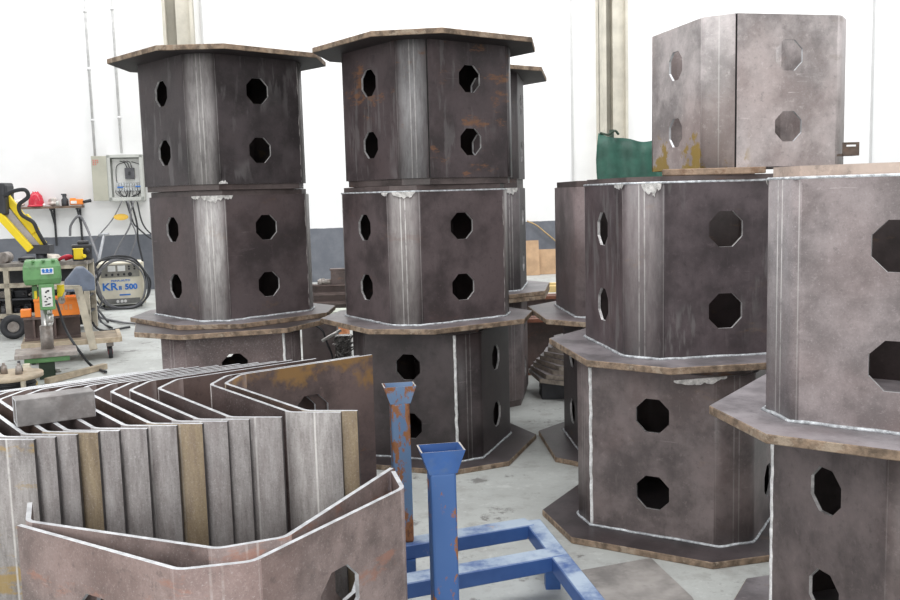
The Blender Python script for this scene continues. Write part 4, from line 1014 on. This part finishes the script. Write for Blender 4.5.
# pale board in front
a_, b_ = at(300, 297, y=10.4), at(352, 299, y=10.4)
o = MB().box((0, 0, 0), (b_.x - a_.x, .35, .06)).build('pale_board', simple('pale_green_board', (.55, .58, .50), .6, 0, .1, 6, 0, dirt=(.30, .30, .26)), loc=((a_.x + b_.x) / 2, 10.4, .30)); tag(o, 'pale greenish board across the gap between left and centre stacks', 'board')
for k, px in enumerate((309, 343)):
    q = at(px, 310, y=10.4); o = MB().box((0, 0, .1345), (.10, .3, .269)).build('brick_pier', simple('orange_brick', (.50, .20, .09), .8, 0, .25, 20, .3), loc=(q.x, 10.4, 0)); tag(o, ['orange block under the pale board, by the left stack', 'orange block under the pale board, by the centre stack'][k], 'block')
# upright grey steel plate with cable, and scrap
a_, b_ = at(303, 352, y=7.3), at(338, 352, y=7.3)
hP = at(320, 323, y=7.3).z
q = MB(); q.box((0, 0, hP / 2), (b_.x - a_.x, .02, hP)); q.box((0, -.10, .17), (b_.x - a_.x, .18, .02)); q.box((b_.x / 2 - a_.x / 2, -.05, hP / 2), (.02, .12, hP))
gp = q.build('steel_channel', steel('channel_grey', (.13, .115, .11), streak=.1), loc=((a_.x + b_.x) / 2, 7.3, 0)); tag(gp, 'dark steel channel stood upright in the gap right of the left stack', 'steel channel')
o = MB().tube([at(312, 324, y=7.26), at(322, 330, y=7.24), at(327, 343, y=7.24), at(331, 352, y=7.26), at(333, 360, y=7.25)], .008, 6).build('cable', M_black); tag(o, 'thin black cable hanging over the upright channel', 'cable')
mb = MB(); mb.cyl(at(322, 341, y=6.85), at(341, 330, y=6.9), .012, n=8)
tag(mb.build('steel_rod', M_steelb), 'bright steel rod sticking out under the centre stack plate', 'rod')
rnd = random.Random(21); q = at(344, 352, y=7.0)
mb = MB(); zt2 = at(344, 335, y=7.0).z
mb.box((0, 0, zt2 / 2), (.12, .10, zt2))
for k in range(18): 
    a = Vector((rnd.uniform(-.06, .06), -.06, rnd.uniform(zt2 * .6, zt2))); mb.tube([a, a + Vector((rnd.uniform(-.05, .05), -.03, rnd.uniform(-.03, .05))), a + Vector((rnd.uniform(-.06, .06), -.02, rnd.uniform(-.06, .03)))], .006, 5)
tag(mb.build('swarf_bin', simple('shiny_swarf', (.18, .17, .165), .25, .7, .6, 40, .5), loc=(q.x, 7.0, 0)), 'dark bin with shiny metal swarf beside the centre stack foot', 'bin')

# right gap: boards, timbers, beams, stack of plates
p = at_wall(541, 266, .6)
for k, (px0, px1, pyt, lb) in enumerate(((523, 539, 240, 'tall brown board leaning on the wall between the stacks'), (538, 558, 249, 'shorter brown board leaning on the wall right of the tall one'))):
    a_, b_ = at_wall(px0, 262, .5), at_wall(px1, 262, .5); tp_ = at_wall(px0, pyt, .3)
    o = MB().box((0, 0, tp_.z / 2), (b_.x - a_.x, .05, tp_.z)).build('board', M_card, loc=((a_.x + b_.x) / 2, (a_.y + b_.y) / 2 - .1 + .12 * k, .0), rot=(-.10, 0, WANG)); tag(o, lb, 'board')
for k, (px0, px1, py) in enumerate(((505, 556, 268), (515, 562, 271), (500, 541, 265))):
    a_, b_ = at(px0, py, z=.10 + .0), at(px1, py, z=.10); yy = 15.2 - .5 * k
    a_, b_ = at(px0, py, y=yy), at(px1, py, y=yy)
    o = MB().box((0, 0, .05), (b_.x - a_.x, .10, .10)).build('timber_batten', simple('yellow_timber', (.68, .50, .22), .75, 0, .2, 6), loc=((a_.x + b_.x) / 2, yy, .0)); tag(o, ['pale timber batten on the floor before the brown boards', 'middle pale timber batten on the floor behind the gap', 'nearest pale timber batten on the floor behind the gap'][k], 'timber')
o = MB().tube([at_wall(527, 221, .05), at_wall(536, 225, .05), at_wall(546, 233, .05), at_wall(558, 243, .05)], .014, 6).build('wall_hose', simple('ochre_hose', (.48, .33, .16), .6)); tag(o, 'thin ochre hose drooping along the grey wall between the stacks', 'hose')
yb = 9.0
for k, (py0, py1, y_, lb) in enumerate(((312, 296, 8.9, 'rust red steel beam on the floor behind the gap'), (341, 318, 8.1, 'dark steel beam with rusty flange on the floor in the gap'))):
    a_, b_ = at(505 if k == 0 else 512, py1, y=y_), at(600, py1, y=y_); hb = a_.z
    mb = MB(); w = b_.x - a_.x; mb.box((0, 0, hb - .015), (w, .22, .03), mi=1); mb.box((0, 0, .015), (w, .22, .03), mi=1); mb.box((0, 0, hb / 2), (w, .03, hb))
    o = mb.build('steel_beam', [M_beam, simple('red_rust', (.22, .085, .05), .7, 0, .3, 10)], loc=((a_.x + b_.x) / 2 , y_, 0)); tag(o, lb, 'steel beam')
sb = Vector((1.0, 7.3, 0))
o = MB().box((0, 0, .065), (.62, .20, .13)).build('steel_bearer', M_blk2, loc=(sb.x + .0, 7.12, 0), bevel=.006); tag(o, 'black steel bearer under the loose flange plates in the gap', 'steel bearer')
o = MB().box((0, 0, .065), (.62, .22, .13)).build('steel_bearer', M_blk2, loc=(sb.x + .04, 7.48, 0), bevel=.006); tag(o, 'black steel bearer hidden at the back under the loose flange plates', 'steel bearer')
rnd = random.Random(4)
lbp = ['%s loose octagonal plate of the pile in the gap behind the right stack' % w_ for w_ in ('lowest', 'second', 'third', 'fourth', 'middle', 'sixth', 'seventh', 'next to topmost', 'topmost')]
for k in range(9):
    o = MB().prism(octo(.37 - .009 * k, .22), 0, .034, 0, 1).build('octagon_plate', [M_plate if k % 2 else M_plate_d, simple('pale_cut_edge', (.38, .33, .28), .6, 0, .3, 20)], loc=(sb.x + .02 + .016 * k, 7.3 + .02 * rnd.uniform(-1, 1), .1305 + .0345 * k), rot=(0, 0, .12 + .09 * k))
    tag(o, lbp[k], 'steel plate', 'loose octagonal plates piled in the gap')
# green tarp screen behind the right stack
yG = 9.2
g = tag(empty('welding_screen', (at(640, 170, y=yG).x, yG, 0)), 'green tarpaulin welding screen behind the right stack', 'screen')
gx = at(640, 170, y=yG).x
x0, x1 = at(598, 160, y=yG).x - gx, at(720, 160, y=yG).x - gx
zl, zr = at(598, 133, y=yG).z, at(652, 140, y=yG).z
MB().cyl((x0 + .14, .03, 0), (x0 + .14, .03, zl + .03), .025, n=12).build('pole', M_green_d, g); MB().cyl((x1 - .05, .03, 0), (x1 - .05, .03, zl + .03), .025, n=12).build('pole', M_green_d, g)
for xx in (x0 + .14, x1 - .05): MB().box((xx, .03, .015), (.08, .5, .03)).build('foot', M_green_d, g)
mb = MB(); bm = mb.bm; NX, NZ = 40, 16; gr = []
for i in range(NX + 1):
    f = i / NX; x_ = x0 + (x1 - x0) * f; zt3 = zl - .17 * f - .03 * math.sin(PI * min(1, 2 * f)) - .012 * math.sin(f * 21)
    gr.append([bm.verts.new((x_ + .02 * math.sin(j * .8) * (1 - f), .02 * math.sin(f * 34 + j * .5) + .025 * math.sin(f * 13 + j * .3), .12 + (zt3 - .12) * j / NZ)) for j in range(NZ + 1)])
for i in range(NX):
    for j in range(NZ): bm.faces.new((gr[i][j], gr[i + 1][j], gr[i + 1][j + 1], gr[i][j + 1])).smooth = True
o = mb.build('tarpaulin', simple('green_tarp', (.035, .115, .085), .5, 0, .3, 5, .3), g); sm = o.modifiers.new('solid', 'SOLIDIFY'); sm.thickness = .006
MB().tube([(x0 + .02, -.01, zl + .0), (x0 + .10, -.02, zl - .02), (x0 + .16, -.04, zl + .015), (x0 + .20, -.02, zl - .02)], .012, 6).build('tie', M_green_d, g)

# ------------------------------------------------------------------ light
w = bpy.data.worlds.new('hall_daylight'); S.world = w; w.use_nodes = True
bg = w.node_tree.nodes['Background']; bg.inputs[0].default_value = (.97, .985, 1.0, 1); bg.inputs[1].default_value = .50
def area(name, loc, target, sx_, sy_, power, col=(1, 1, 1)):
    l = bpy.data.lights.new(name, 'AREA'); l.shape = 'RECTANGLE'; l.size = sx_; l.size_y = sy_; l.energy = power; l.color = col
    o = bpy.data.objects.new(name, l); COL.objects.link(o); o.location = loc
    o.rotation_euler = (Vector(target) - Vector(loc)).to_track_quat('-Z', 'Y').to_euler(); return o
area('doorway_daylight', (-2.5, -7.0, 4.5), (0, 5.5, 1.2), 9, 5, 520, (1, .99, .97))
area('roof_light_front', (0, 4.0, 9.0), (0, 4.2, 0), 10, 5, 520)
area('wall_fill_back', (0, 15.0, 8.3), (0, 18.3, 2.6), 30, 2.5, 1150)  # added fill lamp, aimed at the back wall to whiten it
S.view_settings.view_transform = 'Standard'; S.view_settings.look = 'None'; S.view_settings.exposure = 0.40; S.view_settings.gamma = 1
S.view_settings.use_curve_mapping = False
